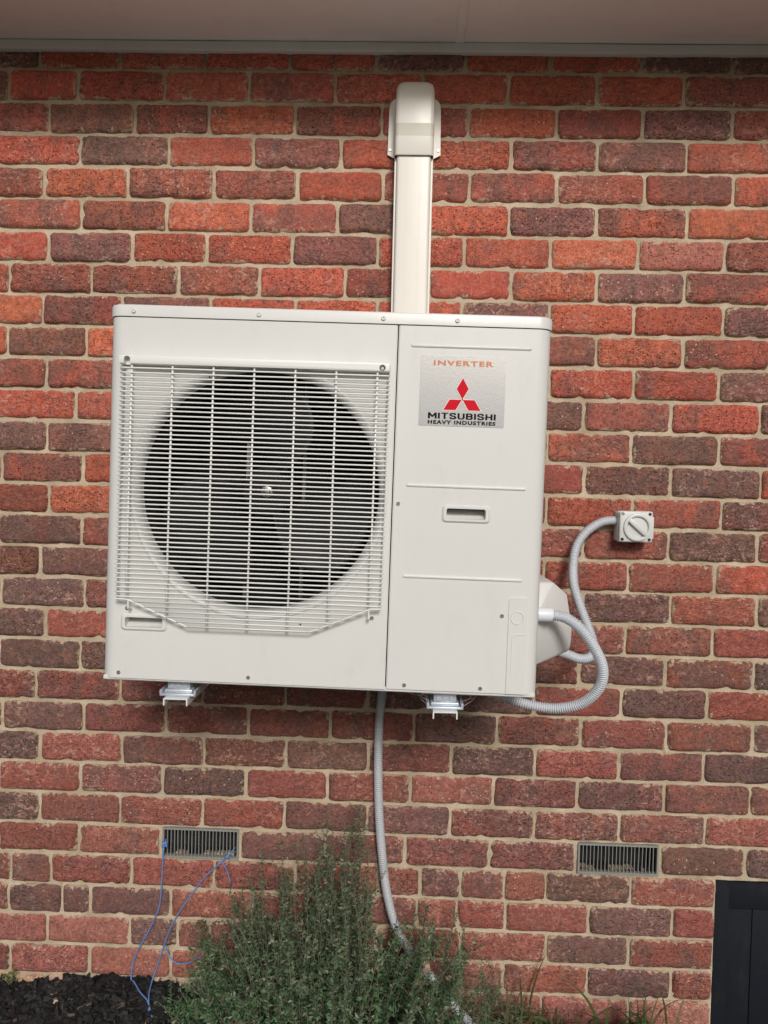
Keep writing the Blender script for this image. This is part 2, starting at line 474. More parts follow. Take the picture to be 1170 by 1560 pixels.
def brick_mesh(length, seed):
    """A tumbled brick face with rounded, uneven arrises; returns numpy verts, faces, edge distance."""
    rs = np.random.default_rng(seed)
    L, Hh = length, BH
    nx = 13 if length > 0.15 else 8
    xs = np.concatenate([[0, 0.003, 0.009], np.linspace(0.02, L - 0.02, nx), [L - 0.009, L - 0.003, L]]) - L / 2
    zs = np.concatenate([[0, 0.003, 0.009], np.linspace(0.02, Hh - 0.02, 3), [Hh - 0.009, Hh - 0.003, Hh]]) - Hh / 2
    rc = [rs.uniform(0.006, 0.017) for _ in range(4)]
    o = Vector(rs.uniform(-50, 50, 3))
    tilt = rs.uniform(-0.012, 0.012)
    V, E = [], []
    for j, z in enumerate(zs):
        for i, x in enumerate(xs):
            ex = L / 2 - abs(x); ez = Hh / 2 - abs(z)
            d = min(ex, ez)
            px, pz = x, z
            # corner rounding
            r = rc[(1 if x > 0 else 0) + (2 if z > 0 else 0)]
            cx = L / 2 - r; cz = Hh / 2 - r
            if abs(x) > cx and abs(z) > cz:
                dx, dz = abs(x) - cx, abs(z) - cz
                m = max(dx, dz); q = math.hypot(dx, dz)
                if q > 1e-9:
                    s = m / q
                    px = math.copysign(cx + dx * s, x); pz = math.copysign(cz + dz * s, z)
            w = max(0.0, 1 - d / 0.02)
            nz = noise.noise(Vector((x * 28, z * 6, 3.0)) + o) * 0.0026 + noise.noise(Vector((x * 90, z * 20, 9.0)) + o) * 0.0013
            nxx = noise.noise(Vector((x * 6, z * 40, 6.0)) + o) * 0.0026
            px += nxx * w - math.copysign(0.0010, x) * w * rs.uniform(0, 1)
            pz += (nz + tilt * x) * w * (1 if z > 0 else 1)
            depth = 0.0085 * max(0.0, 1 - d / 0.0075) ** 2
            chip = max(0.0, noise.noise(Vector((x * 45, z * 45, 1.0)) + o) - 0.26) * 0.030 * w
            surf = noise.noise(Vector((x * 14, z * 22, 0.0)) + o) * 0.0017 + noise.noise(Vector((x * 50, z * 60, 4.0)) + o) * 0.0007
            V.append((px, -0.0055 + depth + chip + surf, pz)); E.append(d)
    nX, nZ = len(xs), len(zs)
    F = [(j * nX + i, j * nX + i + 1, (j + 1) * nX + i + 1, (j + 1) * nX + i) for j in range(nZ - 1) for i in range(nX - 1)]
    ring = [i for i in range(nX)] + [j * nX + nX - 1 for j in range(1, nZ)] + [(nZ - 1) * nX + i for i in range(nX - 2, -1, -1)] + [j * nX for j in range(nZ - 2, 0, -1)]
    base = len(V)
    for k in ring:
        V.append((V[k][0], 0.055, V[k][2])); E.append(0.0)
    n = len(ring)
    for k in range(n):
        q = (k + 1) % n
        F.append((ring[q], ring[k], base + k, base + q))
    return np.array(V), F, np.array(E)

SIZES = {'full': 0.228, 'half': 0.112}
LIB = {'full': [brick_mesh(0.228, 100 + k) for k in range(14)], 'half': [brick_mesh(0.112, 300 + k) for k in range(7)]}
LIBME = {}
for key, lst in LIB.items():
    LIBME[key] = []
    for V, F, E in lst:
        me = bpy.data.meshes.new('brick')
        me.from_pydata(V.tolist(), [], F)
        me.polygons.foreach_set('use_smooth', [True] * len(me.polygons))
        at = me.attributes.new('edge', 'FLOAT', 'POINT'); at.data.foreach_set('value', E)
        me.materials.append(M['brick'])
        LIBME[key].append(me)

wall = empty('brick_wall', (0, 0, 0))
tag(wall, 'red and purple-brown clinker brick wall with sandy mortar joints under the eave', 'wall')
JV, JF, JE, JC = [], [], [], []      # bricks out of view, joined
jn = 0
def lay(x0, x1, c, code, joined=False):
    global jn
    ln = x1 - x0 - random.uniform(0.0050, 0.0095)
    if ln < 0.02: return
    key = 'full' if ln > 0.16 else 'half'
    k = random.randrange(len(LIB[key])); flip = random.random() < 0.5; flipz = random.random() < 0.5
    zc = Z30 + (30 - c) * PITCH + BH / 2 + random.uniform(-0.0012, 0.0012)
    xc = (x0 + x1) / 2
    yo = random.uniform(-0.0022, 0.0022)
    col, dk = TONE[code]
    f = random.uniform(0.86, 1.14)
    f *= batch(c) if code not in 'KC' else 0.9
    if c >= 17 and code not in 'KC':
        g_ = 0.14 if c < 22 else 0.23
        m_ = sum(col) / 3; col = [ch * (1 - g_) + m_ * g_ for ch in col]
    rgb = [max(0.0, ch * f * random.uniform(0.94, 1.06)) for ch in col]
    dk = dk + random.uniform(-0.03, 0.03)
    sx = ln / SIZES[key] * (-1 if flip else 1)
    sz = -1 if flipz else 1
    rot = random.uniform(-0.006, 0.006)
    if not joined:
        o = bpy.data.objects.new('brick', LIBME[key][k])
        COL.objects.link(o); o.parent = wall
        o.location = (xc, yo, zc)
        # mirrored copies are made by turning, so that normals stay outward
        o.scale = (abs(sx), 1, 1)
        o.rotation_euler = (0, rot + (math.pi if flip else 0), 0)
        o.color = (*rgb, dk)
    else:
        V, F, E = LIB[key][k]
        s = -1 if flip else 1
        A = np.stack([V[:, 0] * abs(sx) * s + xc, V[:, 1] + yo, V[:, 2] * s + zc], 1)
        JV.append(A); JF.extend([tuple(i + jn for i in q) for q in F]); JE.append(E)
        JC.append(np.tile(np.array([*rgb, dk]), (len(V), 1))); jn += len(V)

XL, XR = -2.1, 2.1
mixcodes = 'RRMMMPDYOB'
for c in range(0, 32):
    if c < 31: J = list(ROWS[c]); S = CODES[c]
    else: J = [-1.13 + 0.24 * k for k in range(9)]; S = 'CCCCKKKKKK'
    # out of frame to the left and right
    xl = J[0]; first = True
    while xl > XL:
        a = xl - 0.24
        if first: lay(a, xl, c, S[0], joined=(xl < -1.165 or c > 30))
        else: lay(a, xl, c, random.choice(mixcodes), True)
        xl = a; first = False
    for i in range(len(J) - 1):
        if S[i + 1] == '-': continue
        hid = 10 <= c <= 18 and J[i] > -0.80 and J[i + 1] < 0.40 or c > 30
        lay(J[i], J[i + 1], c, S[i + 1], joined=hid)
    xr = J[-1]; first = True
    if c >= 26: xr = max(xr, DOOR_X1); first = False
    while xr < XR:
        if first: lay(xr, xr + 0.24, c, S[-1] if S[-1] != '-' else 'M', joined=xr > 1.06)
        else: lay(xr, xr + 0.24, c, random.choice(mixcodes), True)
        xr += 0.24; first = False
me = bpy.data.meshes.new('outer_bricks')
me.from_pydata(np.concatenate(JV).tolist(), [], JF)
me.polygons.foreach_set('use_smooth', [True] * len(me.polygons))
a_ = me.attributes.new('edge', 'FLOAT', 'POINT'); a_.data.foreach_set('value', np.concatenate(JE))
a_ = me.attributes.new('brick_colour', 'FLOAT_COLOR', 'POINT'); a_.data.foreach_set('color', np.concatenate(JC).ravel())
ob = link('outer_bricks', me, M['brick_far'], wall); ob['kind'] = 'stuff'

# mortar: an uneven sheet just behind the brick faces, open at the vents and the door
X = np.unique(np.round(np.concatenate([np.arange(XL, XR, 0.009), [v for p in VENTS for v in (p[0] + .008, p[1] - .008)], [DOOR_X0 - .004, DOOR_X1]]), 4))
zv0, zv1 = Z30 + 5 * PITCH - 0.004, Z30 + 5 * PITCH + BH + 0.004
Z = np.unique(np.round(np.concatenate([np.arange(-0.15, 2.83, 0.009), [zv0, zv1, Z30 + 5 * PITCH - 0.010]]), 4))
MV = [(x, 0.0050 + 0.0026 * noise.noise((x * 30, 0, z * 30)) + 0.0016 * noise.noise((x * 85, 5, z * 85)), z) for z in Z for x in X]
nX = len(X); MF = []
for j in range(len(Z) - 1):
    zm = (Z[j] + Z[j + 1]) / 2
    for i in range(nX - 1):
        xm = (X[i] + X[i + 1]) / 2
        if zv0 < zm < zv1 and any(p[0] + .008 < xm < p[1] - .008 for p in VENTS): continue
        if DOOR_X0 - .004 < xm < DOOR_X1 and zm < Z30 + 5 * PITCH - 0.010: continue
        MF.append((j * nX + i, j * nX + i + 1, (j + 1) * nX + i + 1, (j + 1) * nX + i))
from_py('mortar', MV, MF, M['mortar'], wall, True)
box('wall_core', XL, DOOR_X0 - 0.012, 0.085, 0.12, -0.15, 2.83, M['mortar'], wall)
box('wall_core', DOOR_X0 - 0.012, XR, 0.085, 0.12, Z30 + 5 * PITCH, 2.83, M['mortar'], wall)

# ================================================================== EAVE
eave = empty('eave', (0, 0, 2.766))
tag(eave, 'cream painted eave soffit with sheet joint and narrow trim above the bricks', 'eave')
ZB = -2.766
def eb(name, x0, x1, y0, y1, z0, z1, mat, bev=0.0):
    return box(name, x0, x1, y0, y1, z0 + ZB, z1 + ZB, mat, eave, bev)
eb('soffit_panel', -2.1, 0.1125, -0.39, -0.003, 2.794, 2.802, M['soffit'], 0.001)
eb('soffit_panel', 0.1165, 2.1, -0.39, -0.003, 2.794, 2.802, M['soffit'], 0.001)
eb('joint_strip', 0.103, 0.126, -0.39, -0.024, 2.7905, 2.7935, M['soffit'], 0.001)
mq = bmesh.new()
prof = [(-0.004, 2.768), (-0.019, 2.768), (-0.0225, 2.7705), (-0.0235, 2.775), (-0.0235, 2.7925), (-0.004, 2.7925)]
NS = 60; rings = []
for k in range(NS + 1):
    x = -2.1 + 4.2 * k / NS
    dz = -0.0012 + 0.0022 * noise.noise((x * 2.3, 1, 0))
    rings.append([mq.verts.new((x, y, z + ZB + dz)) for y, z in prof])
for a, b in zip(rings[:-1], rings[1:]):
    for i in range(len(prof)):
        j = (i + 1) % len(prof); mq.faces.new((a[i], a[j], b[j], b[i]))
from_bm('trim_moulding', mq, M['trim'], eave, 35)
eb('fascia_board', -2.1, 2.1, -0.415, -0.392, 2.784, 2.96, M['trim'], 0.003)
gb = bmesh.new()
gp = [(y + 0.17, z) for y, z in [(-0.588, 2.95), (-0.588, 2.845), (-0.675, 2.84), (-0.705, 2.86), (-0.705, 2.945), (-0.69, 2.955), (-0.69, 2.95), (-0.70, 2.94), (-0.70, 2.862), (-0.673, 2.846), (-0.592, 2.85), (-0.592, 2.95)]]
ra = [gb.verts.new((-2.1, y, z + ZB)) for y, z in gp]; rb = [gb.verts.new((2.1, y, z + ZB)) for y, z in gp]
for i in range(len(gp)):
    j = (i + 1) % len(gp); gb.faces.new((ra[i], ra[j], rb[j], rb[i]))
from_bm('gutter', gb, M['gutter'], eave, 30)
rfb = bmesh.new()
rr = [(-0.49, 2.965), (1.6, 3.79), (1.6, 3.86), (-0.49, 3.03)]
ra = [rfb.verts.new((-2.1, y, z + ZB)) for y, z in rr]; rb = [rfb.verts.new((2.1, y, z + ZB)) for y, z in rr]
rfb.faces.new(ra); rfb.faces.new(rb[::-1])
for i in range(4):
    j = (i + 1) % 4; rfb.faces.new((ra[i], rb[i], rb[j], ra[j]))
from_bm('roof_covering', rfb, M['roof'], eave)

# ================================================================== AIR VENTS
def air_vent(x0, x1, label):
    z0, z1 = zv0 + 0.001, zv1 - 0.001
    v = empty('air_vent', ((x0 + x1) / 2, 0, z0))
    tag(v, label, 'air vent', 'air vents in the brick wall')
    w = (x1 - x0) / 2 - 0.006; h = z1 - z0
    fb = bmesh.new()
    bm_box(fb, -w, w, -0.003, 0.010, h - 0.005, h); bm_box(fb, -w, w, -0.004, 0.012, 0, 0.006)
    bm_box(fb, -w, -w + 0.005, -0.0035, 0.011, 0.005, h - 0.004); bm_box(fb, w - 0.005, w, -0.0035, 0.011, 0.005, h - 0.004)
    from_bm('vent_frame', fb, M['ventmetal'], v)
    bb = bmesh.new()      # the dark cavity behind
    for q in ((-w, w, 0.078, 0.082, 0, h), (-w, w, 0.012, 0.080, -0.004, 0.0005), (-w, w, 0.012, 0.080, h - 0.0005, h + 0.004),
              (-w - 0.004, -w + 0.0005, 0.012, 0.08, 0, h), (w - 0.0005, w + 0.004, 0.012, 0.08, 0, h)):
        bm_box(bb, *q)
    from_bm('cavity', bb, M['hole'], v)
    rb_ = bmesh.new()     # mortar rubble lying in the cavity
    for k in range(9):
        xx = random.uniform(-w * .9, w * .9); s = random.uniform(0.006, 0.014)
        bm_box(rb_, xx - s, xx + s, 0.014, 0.036, 0.001, 0.003 + s * random.uniform(0.2, 0.9), 0.002, 1)
    o = from_bm('mortar_rubble', rb_, M['mortar'], v); o['kind'] = 'stuff'
    sm = bpy.data.meshes.new('slat'); sb = bmesh.new(); bm_box(sb, -0.00095, 0.00095, -0.0015, 0.009, 0.004, h - 0.003); sb.to_mesh(sm); sb.free()
    sm.materials.append(M['ventmetal'])
    for k in range(20):
        s = bpy.data.objects.new('slat', sm); COL.objects.link(s); s.parent = v
        s.location.x = -w + 0.005 + (2 * w - 0.01) * (k + 0.9) / 20.8
        s.rotation_euler = (0, random.uniform(-0.012, 0.012), 0)
    return v
air_vent(*VENTS[0], 'slotted metal air vent in the bricks with blue twine tied through it')
air_vent(*VENTS[1], 'slotted metal air vent in the bricks beside the black timber door')

# ================================================================== UNDERFLOOR DOOR
door = empty('access_door', ((DOOR_X0 + DOOR_X1) / 2, 0.05, -0.05))
tag(door, 'low black painted timber door with frame set into the brick wall', 'door')
dx = -(DOOR_X0 + DOOR_X1) / 2
def db(name, x0, x1, y0, y1, z0, z1, bev=0.002):
    return box(name, x0 + dx, x1 + dx, y0 - 0.05, y1 - 0.05, z0 + 0.05, z1 + 0.05, M['blackwood'], door, bev)
zt = Z30 + 5 * PITCH - 0.013
db('frame_post', DOOR_X0 + 0.003, 0.9575, 0.024, 0.075, -0.05, zt - 0.004, 0.004)
db('frame_post', DOOR_X1 - 0.05, DOOR_X1 - 0.003, 0.024, 0.075, -0.05, zt - 0.004, 0.004)
px = [0.963, 1.0345, 1.129, 1.222, 1.316, 1.410, 1.504, 1.566]
for a, b in zip(px[:-1], px[1:]):
    db('plank', a + 0.0008, b - 0.0008, 0.047, 0.068, -0.04, 0.3675, 0.0022)
db('top_rail', 0.963, 1.566, 0.042, 0.068, 0.3705, zt - 0.012, 0.0025)
db('head_board', DOOR_X0 + 0.003, DOOR_X1 - 0.003, 0.060, 0.084, zt - 0.03, zt + 0.004, 0.0)

# ================================================================== OUTDOOR UNIT
UW, UH, UD = 0.489, 0.8335, 0.372
unit = empty('outdoor_unit', (-0.1885, -0.482, 1.1191), (0, R(0.68), 0))
tag(unit, 'off-white air conditioner outdoor unit with round fan grille mounted on the brick wall', 'air conditioner')
SEAM = 0.1525
LZ = 0.8065           # lid starts here
RC = 0.030

def shell(name, path, z0, z1, th, n=1):
    """A folded sheet: path (x, y) pulled up from z0 to z1 with thickness th."""
    P = [Vector((x, y)) for x, y in path]
    inner = []
    for i, q in enumerate(P):
        a = (P[i] - P[i - 1]).normalized() if i > 0 else (P[1] - P[0]).normalized()
        b = (P[i + 1] - P[i]).normalized() if i < len(P) - 1 else a
        t = (a + b).normalized(); nrm = Vector((-t.y, t.x))
        inner.append(q + nrm * th)
    loop = P + inner[::-1]
    bm = bmesh.new()
    a = [bm.verts.new((q.x, q.y, z0)) for q in loop]; b = [bm.verts.new((q.x, q.y, z1)) for q in loop]
    m = len(P)
    for i in range(len(loop)):
        j = (i + 1) % len(loop); bm.faces.new((a[i], a[j], b[j], b[i]))
    for i in range(m - 1):
        k = 2 * m - 1 - i
        bm.faces.new((a[i], a[k], a[k - 1], a[i + 1])); bm.faces.new((b[i], b[i + 1], b[k - 1], b[k]))
    return from_bm(name, bm, M['casing'], unit, 25)

def arc(cx, cy, r, a0, a1, n=7):
    return [(cx + r * math.cos(R(a0 + (a1 - a0) * k / n)), cy + r * math.sin(R(a0 + (a1 - a0) * k / n))) for k in range(n + 1)]

lp = [(-UW, UD)] + arc(-UW + RC, RC, RC, 180, 270) + [(SEAM - 0.004, 0.0), (SEAM - 0.0012, 0.0022), (SEAM - 0.0012, 0.012)]
front = shell('front_panel', lp, 0.0, LZ - 0.0015, 0.0016)
rp = [(SEAM + 0.0012, 0.012), (SEAM + 0.0012, 0.0022), (SEAM + 0.004, 0.0)] + arc(UW - RC, RC, RC, 270, 360) + [(UW, UD)]
service = shell('service_panel', rp, 0.0015, LZ - 0.0015, 0.0016)
FX, FZ, FR = -0.1455, 0.4315, 0.288

def cyl_cut(cx, cz, r, seg=128):
    bm = bmesh.new()
    prism_xz(bm, [(cx + r * math.cos(2 * math.pi * k / seg), cz + r * math.sin(2 * math.pi * k / seg)) for k in range(seg)], -0.02, 0.03)
    return bm
def rr_cut(x0, x1, z0, z1, r):
    bm = bmesh.new(); prism_xz(bm, rrect(x0, x1, z0, z1, r), -0.02, 0.03); return bm
HL = (-0.4455, -0.340, 0.108, 0.147); HR = (0.2625, 0.3695, 0.3765, 0.4165)
cut(front, [cyl_cut(FX, FZ, FR), rr_cut(HL[0] + .010, HL[1] - .010, HL[2] + .008, HL[3] - .008, .004)])
cut(service, [rr_cut(HR[0] + .010, HR[1] - .010, HR[2] + .008, HR[3] - .008, .004)])

def handle(h):
    x0, x1, z0, z1 = h
    bm = bmesh.new()
    outer = rrect(x0, x1, z0, z1, 0.009); mid = rrect(x0 + .0045, x1 - .0045, z0 + .004, z1 - .004, 0.007); inn = rrect(x0 + .0105, x1 - .0105, z0 + .0085, z1 - .0085, 0.004)
    lay_ = [(outer, -0.0003), (mid, -0.0042), (inn, -0.0042), (inn, 0.0005)]
    floor_ = [(x, z) for x, z in inn]
    rings = [[bm.verts.new((x, y, z)) for x, z in P] for P, y in lay_]
    # hand pocket: deep at the top, sloping forward to the lower lip
    zlo, zhi = z0 + .0085, z1 - .0085
    rings.append([bm.verts.new((x, 0.005 + 0.045 * (z - zlo) / (zhi - zlo), z)) for x, z in floor_])
    for a, b in zip(rings[:-1], rings[1:]):
        for i in range(len(a)):
            j = (i + 1) % len(a); bm.faces.new((a[i], a[j], b[j], b[i]))
    bm.faces.new(rings[-1])
    o = from_bm('hand_recess', bm, M['casing'], unit, 35)
handle(HL); handle(HR)

# lid
bm = bmesh.new()
lo = rrect(-UW - .003, UW + .003, -0.003, UD + 0.004, RC + .003, 7)
li = rrect(-UW + .004, UW - .004, 0.004, UD - 0.003, RC - .004, 7)
lh = rrect(-UW - .0015, UW + .0015, -0.0015, UD + 0.003, RC + .0015, 7)
ld = rrect(-UW + .0005, UW - .0005, 0.0005, UD + .001, RC - .0005, 7)
rings = [[bm.verts.new((x, y, z)) for x, y in P] for P, z in ((ld, LZ + 0.0002), (lo, LZ + 0.0006), (lo, UH - 0.007), (lh, UH - 0.002), (li, UH), (li, UH + .0003))]
for a, b in zip(rings[:-1], rings[1:]):
    for i in range(len(a)):
        j = (i + 1) % len(a); bm.faces.new((a[i], a[j], b[j], b[i]))
bm.faces.new(rings[-1])
from_bm('lid', bm, M['casing'], unit, 30)
# base pan, back coil, inner partition, interior lining
bm = bmesh.new(); bm_box(bm, -UW + .004, UW - .004, 0.004, UD - .002, -0.006, 0.004, 0.002, 1); from_bm('base_pan', bm, M['casing'], unit)
bm = bmesh.new(); bm_box(bm, -UW + .004, UW - .004, UD - 0.03, UD - 0.002, 0.006, LZ - .004); from_bm('coil', bm, M['inner'], unit)
bm = bmesh.new(); bm_box(bm, SEAM - .006, SEAM - .004, 0.014, UD - .032, 0.006, LZ - .004)
bm_box(bm, -UW + .0045, -UW + .006, 0.04, UD - .032, 0.006, LZ - .004); bm_box(bm, -UW + .006, SEAM - .006, 0.04, UD - .032, LZ - .008, LZ - .006)
from_bm('lining', bm, M['inner'], unit)

# bell mouth round the fan
prof = [(FR + .0008, -0.0002), (FR - .001, -0.0022), (FR - .005, -0.0028), (FR - .010, -0.0008), (FR - .015, 0.004), (FR - .019, 0.011), (FR - .0205, 0.020), (FR - .021, 0.032)]
disc('bell_mouth', prof, FX, FZ, M['casing'], unit, 128, False, 60)
disc('fan_shroud', [(FR - .0205, 0.0315), (FR - .0215, 0.034), (FR - .021, 0.13)], FX, FZ, M['inner'], unit, 96, False, 60)
# fan
hubp = [(0.0001, 0.066), (0.040, 0.067), (0.055, 0.072), (0.060, 0.085), (0.060, 0.17)]
hub = disc('fan_hub', hubp, -0.138, 0.4285, M['inner'], unit, 40, True, 50)
disc('hub_nut', [(0.004, 0.052), (0.0085, 0.053), (0.0095, 0.056), (0.0095, 0.060), (0.014, 0.061), (0.0145, 0.066)], -0.138, 0.4285, M['zinc'], hub, 8, True, 30)
for k in range(3):
    a0 = R(-44 + 120 * k)
    V, F = [], []
    NR, NA = 12, 16
    for i in range(NR + 1):
        r = 0.055 + (0.247 - 0.055) * i / NR
        span = R(52 + 26 * math.sin(math.pi * min(1, i / NR * 0.85)))
        sweepb = R(30) * (i / NR) ** 1.3
        for j in range(NA + 1):
            s = j / NA
            a = a0 + sweepb + (s - 0.5) * span
            y = 0.050 + 0.150 * s - 0.014 * math.sin(math.pi * s) + 0.01 * i / NR
            V.append((-0.138 + r * math.cos(a), y, 0.4285 + r * math.sin(a)))
    n1 = len(V)
    V += [(x, y + 0.004, z) for x, y, z in V]
    idx = lambda i, j: i * (NA + 1) + j
    for i in range(NR):
        for j in range(NA):
            F.append((idx(i, j), idx(i, j + 1), idx(i + 1, j + 1), idx(i + 1, j)))
            F.append((n1 + idx(i, j), n1 + idx(i + 1, j), n1 + idx(i + 1, j + 1), n1 + idx(i, j + 1)))
    rim = [idx(0, j) for j in range(NA)] + [idx(i, NA) for i in range(NR)] + [idx(NR, j) for j in range(NA, 0, -1)] + [idx(i, 0) for i in range(NR, 0, -1)]
    for q in range(len(rim)):
        w = (q + 1) % len(rim); F.append((rim[q], n1 + rim[q], n1 + rim[w], rim[w]))
    from_py('fan_blade', V, F, M['blade'], unit, True)
# motor strut behind the fan
bm = bmesh.new(); bm_box(bm, -0.075, -0.067, 0.20, 0.22, 0.01, LZ - .01); bm_box(bm, -0.215, -0.207, 0.20, 0.22, 0.01, LZ - .01)
from_bm('motor_strut', bm, M['zinc'], unit)

# grille
GY = -0.026
def rod(bm, a, b, r, sides=6):
    V, F = sweep([a, (Vector(a) + Vector(b)) / 2, b], r, sides)
    vs = [bm.verts.new(v) for v in V]
    for f in F: bm.faces.new([vs[i] for i in f])
GX0, GX1, GT, GM, GB = -0.4535, 0.1375, 0.694, 0.184, 0.1265
grille = None
bm = bmesh.new()
bm_box(bm, GX0 - 0.001, GX1 + 0.0005, GY - 0.004, -0.004, 0.6985, 0.7175, 0.0025, 2)
grille = from_bm('fan_grille', bm, M['grille'], unit, 35)
grille['label'] = 'white fan guard of fine horizontal bars'
# keyhole notches in the top bar
cutn = []
for hx, hz in ((-0.436, 0.7085), (0.1215, 0.7065)):
    b2 = bmesh.new()
    P = [(hx + 0.0068 * math.cos(R(a)), hz + 0.0068 * math.sin(R(a))) for a in range(0, 181, 20)] + ([(hx - 0.0068, 0.69), (hx + 0.0068, 0.69)] if hx < 0 else [(hx + 0.0068 * math.cos(R(a)), hz + 0.0068 * math.sin(R(a))) for a in range(200, 360, 20)])
    prism_xz(b2, P, GY - 0.02, GY + 0.012); cutn.append(b2)
cut(grille, cutn)
def half_limits(z):
    """left and right end of a bar at height z"""
    if z >= GM: return GX0, GX1
    s = (GM - z) / (GM - GB)
    return -0.423 + (-0.290 + 0.423) * s, 0.113 + (-0.018 - 0.113) * s
n_bar = 56
zb = np.linspace(GT - 0.004, GB, n_bar)
for k, z in enumerate(zb):
    a, b = half_limits(z)
    full = z >= GM
    if full:
        P = [(a + .004, -0.003, z), (a + .0005, GY + 0.008, z), (a + 0.0045, GY + 0.0008, z), (a + 0.014, GY, z)]
        P += [(a + (b - a) * t, GY + 0.0004 * math.sin(k * 1.7 + t * 9), z + 0.0003 * math.sin(k * 2.1 + t * 6)) for t in (0.25, 0.5, 0.75)]
        P += [(b - 0.014, GY, z), (b - 0.0045, GY + 0.0008, z), (b - .0005, GY + 0.008, z), (b - .004, -0.003, z)]
    else:
        P = [(a, GY, z), (a * .5 + b * .5, GY, z), (b, GY, z)]
    V, F = sweep(np.array(P), 0.0019, 6)
    from_py('grille_bar', V, F, M['grille'], grille, True)
for x in (-0.4272, -0.3372, -0.2470, -0.1575, -0.0675, 0.0217, 0.1110):
    zlow = GB
    while zlow < GM and not (half_limits(zlow)[0] <= x + .001 and half_limits(zlow)[1] >= x - .001): zlow += 0.002
    V, F = sweep(np.array([(x, GY + 0.0035, 0.70), (x, GY + 0.0032, 0.45), (x, GY + 0.0032, zlow)]), 0.0024, 6)
    from_py('grille_rib', V, F, M['grille'], grille, True)
EP = [(GX0, GY + 0.004, GM - .002), (-0.423, GY + .002, GM - .003), (-0.290, GY + .002, GB - .001), (-0.018, GY + .002, GB - .001), (0.113, GY + .002, GM - .003), (GX1, GY + .004, GM - .002)]
V, F = sweep(np.array(EP), 0.0017, 6); from_py('grille_edge', V, F, M['grille'], grille)
for x, z in ((-0.422, 0.162), (0.1105, 0.160)):
    V, F = sweep(np.array([(x, GY + .002, GM - .003), (x, GY + .002, z), (x, -0.004, z - .004)]), 0.0018, 6)
    from_py('grille_hook', V, F, M['grille'], grille)

# pressed ribs on the service panel
for z in (0.762, 0.456, 0.2545):
    bm = bmesh.new(); x0, x1 = 0.181, 0.4455
    out = rrect(x0, x1, z - .0045, z + .0045, 0.0044, 6); mid = rrect(x0 + .002, x1 - .002, z - .0026, z + .0026, .0025, 6); top = rrect(x0 + .0035, x1 - .0035, z - .0011, z + .0011, .001, 6)
    rings = [[bm.verts.new((x, y, zz)) for x, zz in P] for P, y in ((out, 0.0002), (mid, -0.0024), (top, -0.0030))]
    for a, b in zip(rings[:-1], rings[1:]):
        for i in range(len(a)):
            j = (i + 1) % len(a); bm.faces.new((a[i], a[j], b[j], b[i]))
    bm.faces.new(rings[-1])
    from_bm('pressed_rib', bm, M['casing'], unit, 60)

# screws
sb = bmesh.new()
rg = lathe(sb, [(0.0009, -0.0009), (0.0012, -0.0022), (0.0030, -0.0022), (0.0036, -0.0012), (0.0037, 0.0004)], 0, 0, 10); sb.faces.new(rg[0])
smz = bpy.data.meshes.new('screw'); bmesh.ops.recalc_face_normals(sb, faces=sb.faces[:]); sb.to_mesh(smz); smw = smz.copy(); sb.free()
smz.materials.append(M['zinc']); smw.materials.append(M['casing'])
def screw(x, z, y=0.0, me=None, s=1.0, parent=None):
    o = bpy.data.objects.new('screw', me or smz); COL.objects.link(o); o.parent = parent or unit
    o.location = (x, y, z); o.scale = (s, s, s)
for x, z in ((-0.433, 0.8185), (-0.155, 0.8185), (0.119, 0.8185), (0.281, 0.8185)): screw(x, z, -0.0032, smw, 1.5)
for x, z in ((-0.4478, 0.0125), (-0.155, 0.0133), (0.194, 0.0115), (0.3627, 0.0112), (0.1659, 0.4143), (0.1166, 0.158), (-0.432, 0.158), (0.404, 0.1745)): screw(x, z, -0.0002, smz, 1.25)
screw(0.1215, 0.7065, GY + .004, smz, 1.1)
dm = bpy.data.meshes.new('drain_hole'); b2 = bmesh.new(); rg = lathe(b2, [(0.0016, -0.0006), (0.002, 0.0003)], 0, 0, 10); b2.faces.new(rg[0]); b2.to_mesh(dm); b2.free(); dm.materials.append(M['hole'])
for x, z in ((-0.261, 0.6785), (-0.447, 0.502), (-0.4385, 0.2158), (-0.042, 0.137), (0.1325, 0.3273)):
    o = bpy.data.objects.new('plug_hole', dm); COL.objects.link(o); o.parent = unit; o.location = (x, -0.0004, z)

# terminal cover outline on the lower right corner
def groove(name, pts, w=0.0011, d=-0.0008):
    V, F = sweep(np.array([(x, d + 0.0004, z) for x, z in pts]), w, 5)
    return from_py(name, V, F, M['casing'], cover)
cb = bmesh.new()
cp = [(0.4185, 0.002), (0.459, 0.002), (0.459, 0.2165), (0.426, 0.2165), (0.4208, 0.2142), (0.4185, 0.209)]
prism_xz(cb, cp, -0.0022, 0.0003)
cover = from_bm('terminal_cover', cb, M['casing'], unit)
b3 = bmesh.new(); rg = lathe(b3, [(0.0125, -0.0023), (0.0132, -0.0036), (0.0142, -0.0036), (0.0148, -0.0023)], 0.4375, 0.1715, 40)
from_bm('knockout_ring', b3, M['casing'], cover, 30)
groove('raised_line', [(0.4285, 0.045), (0.4285, 0.125), (0.4320, 0.1325), (0.4400, 0.1345), (0.4560, 0.1350)], 0.0017, -0.0022)
groove('raised_line', [(0.4455, 0.012), (0.4455, 0.06), (0.4460, 0.120)], 0.0008, -0.0022)

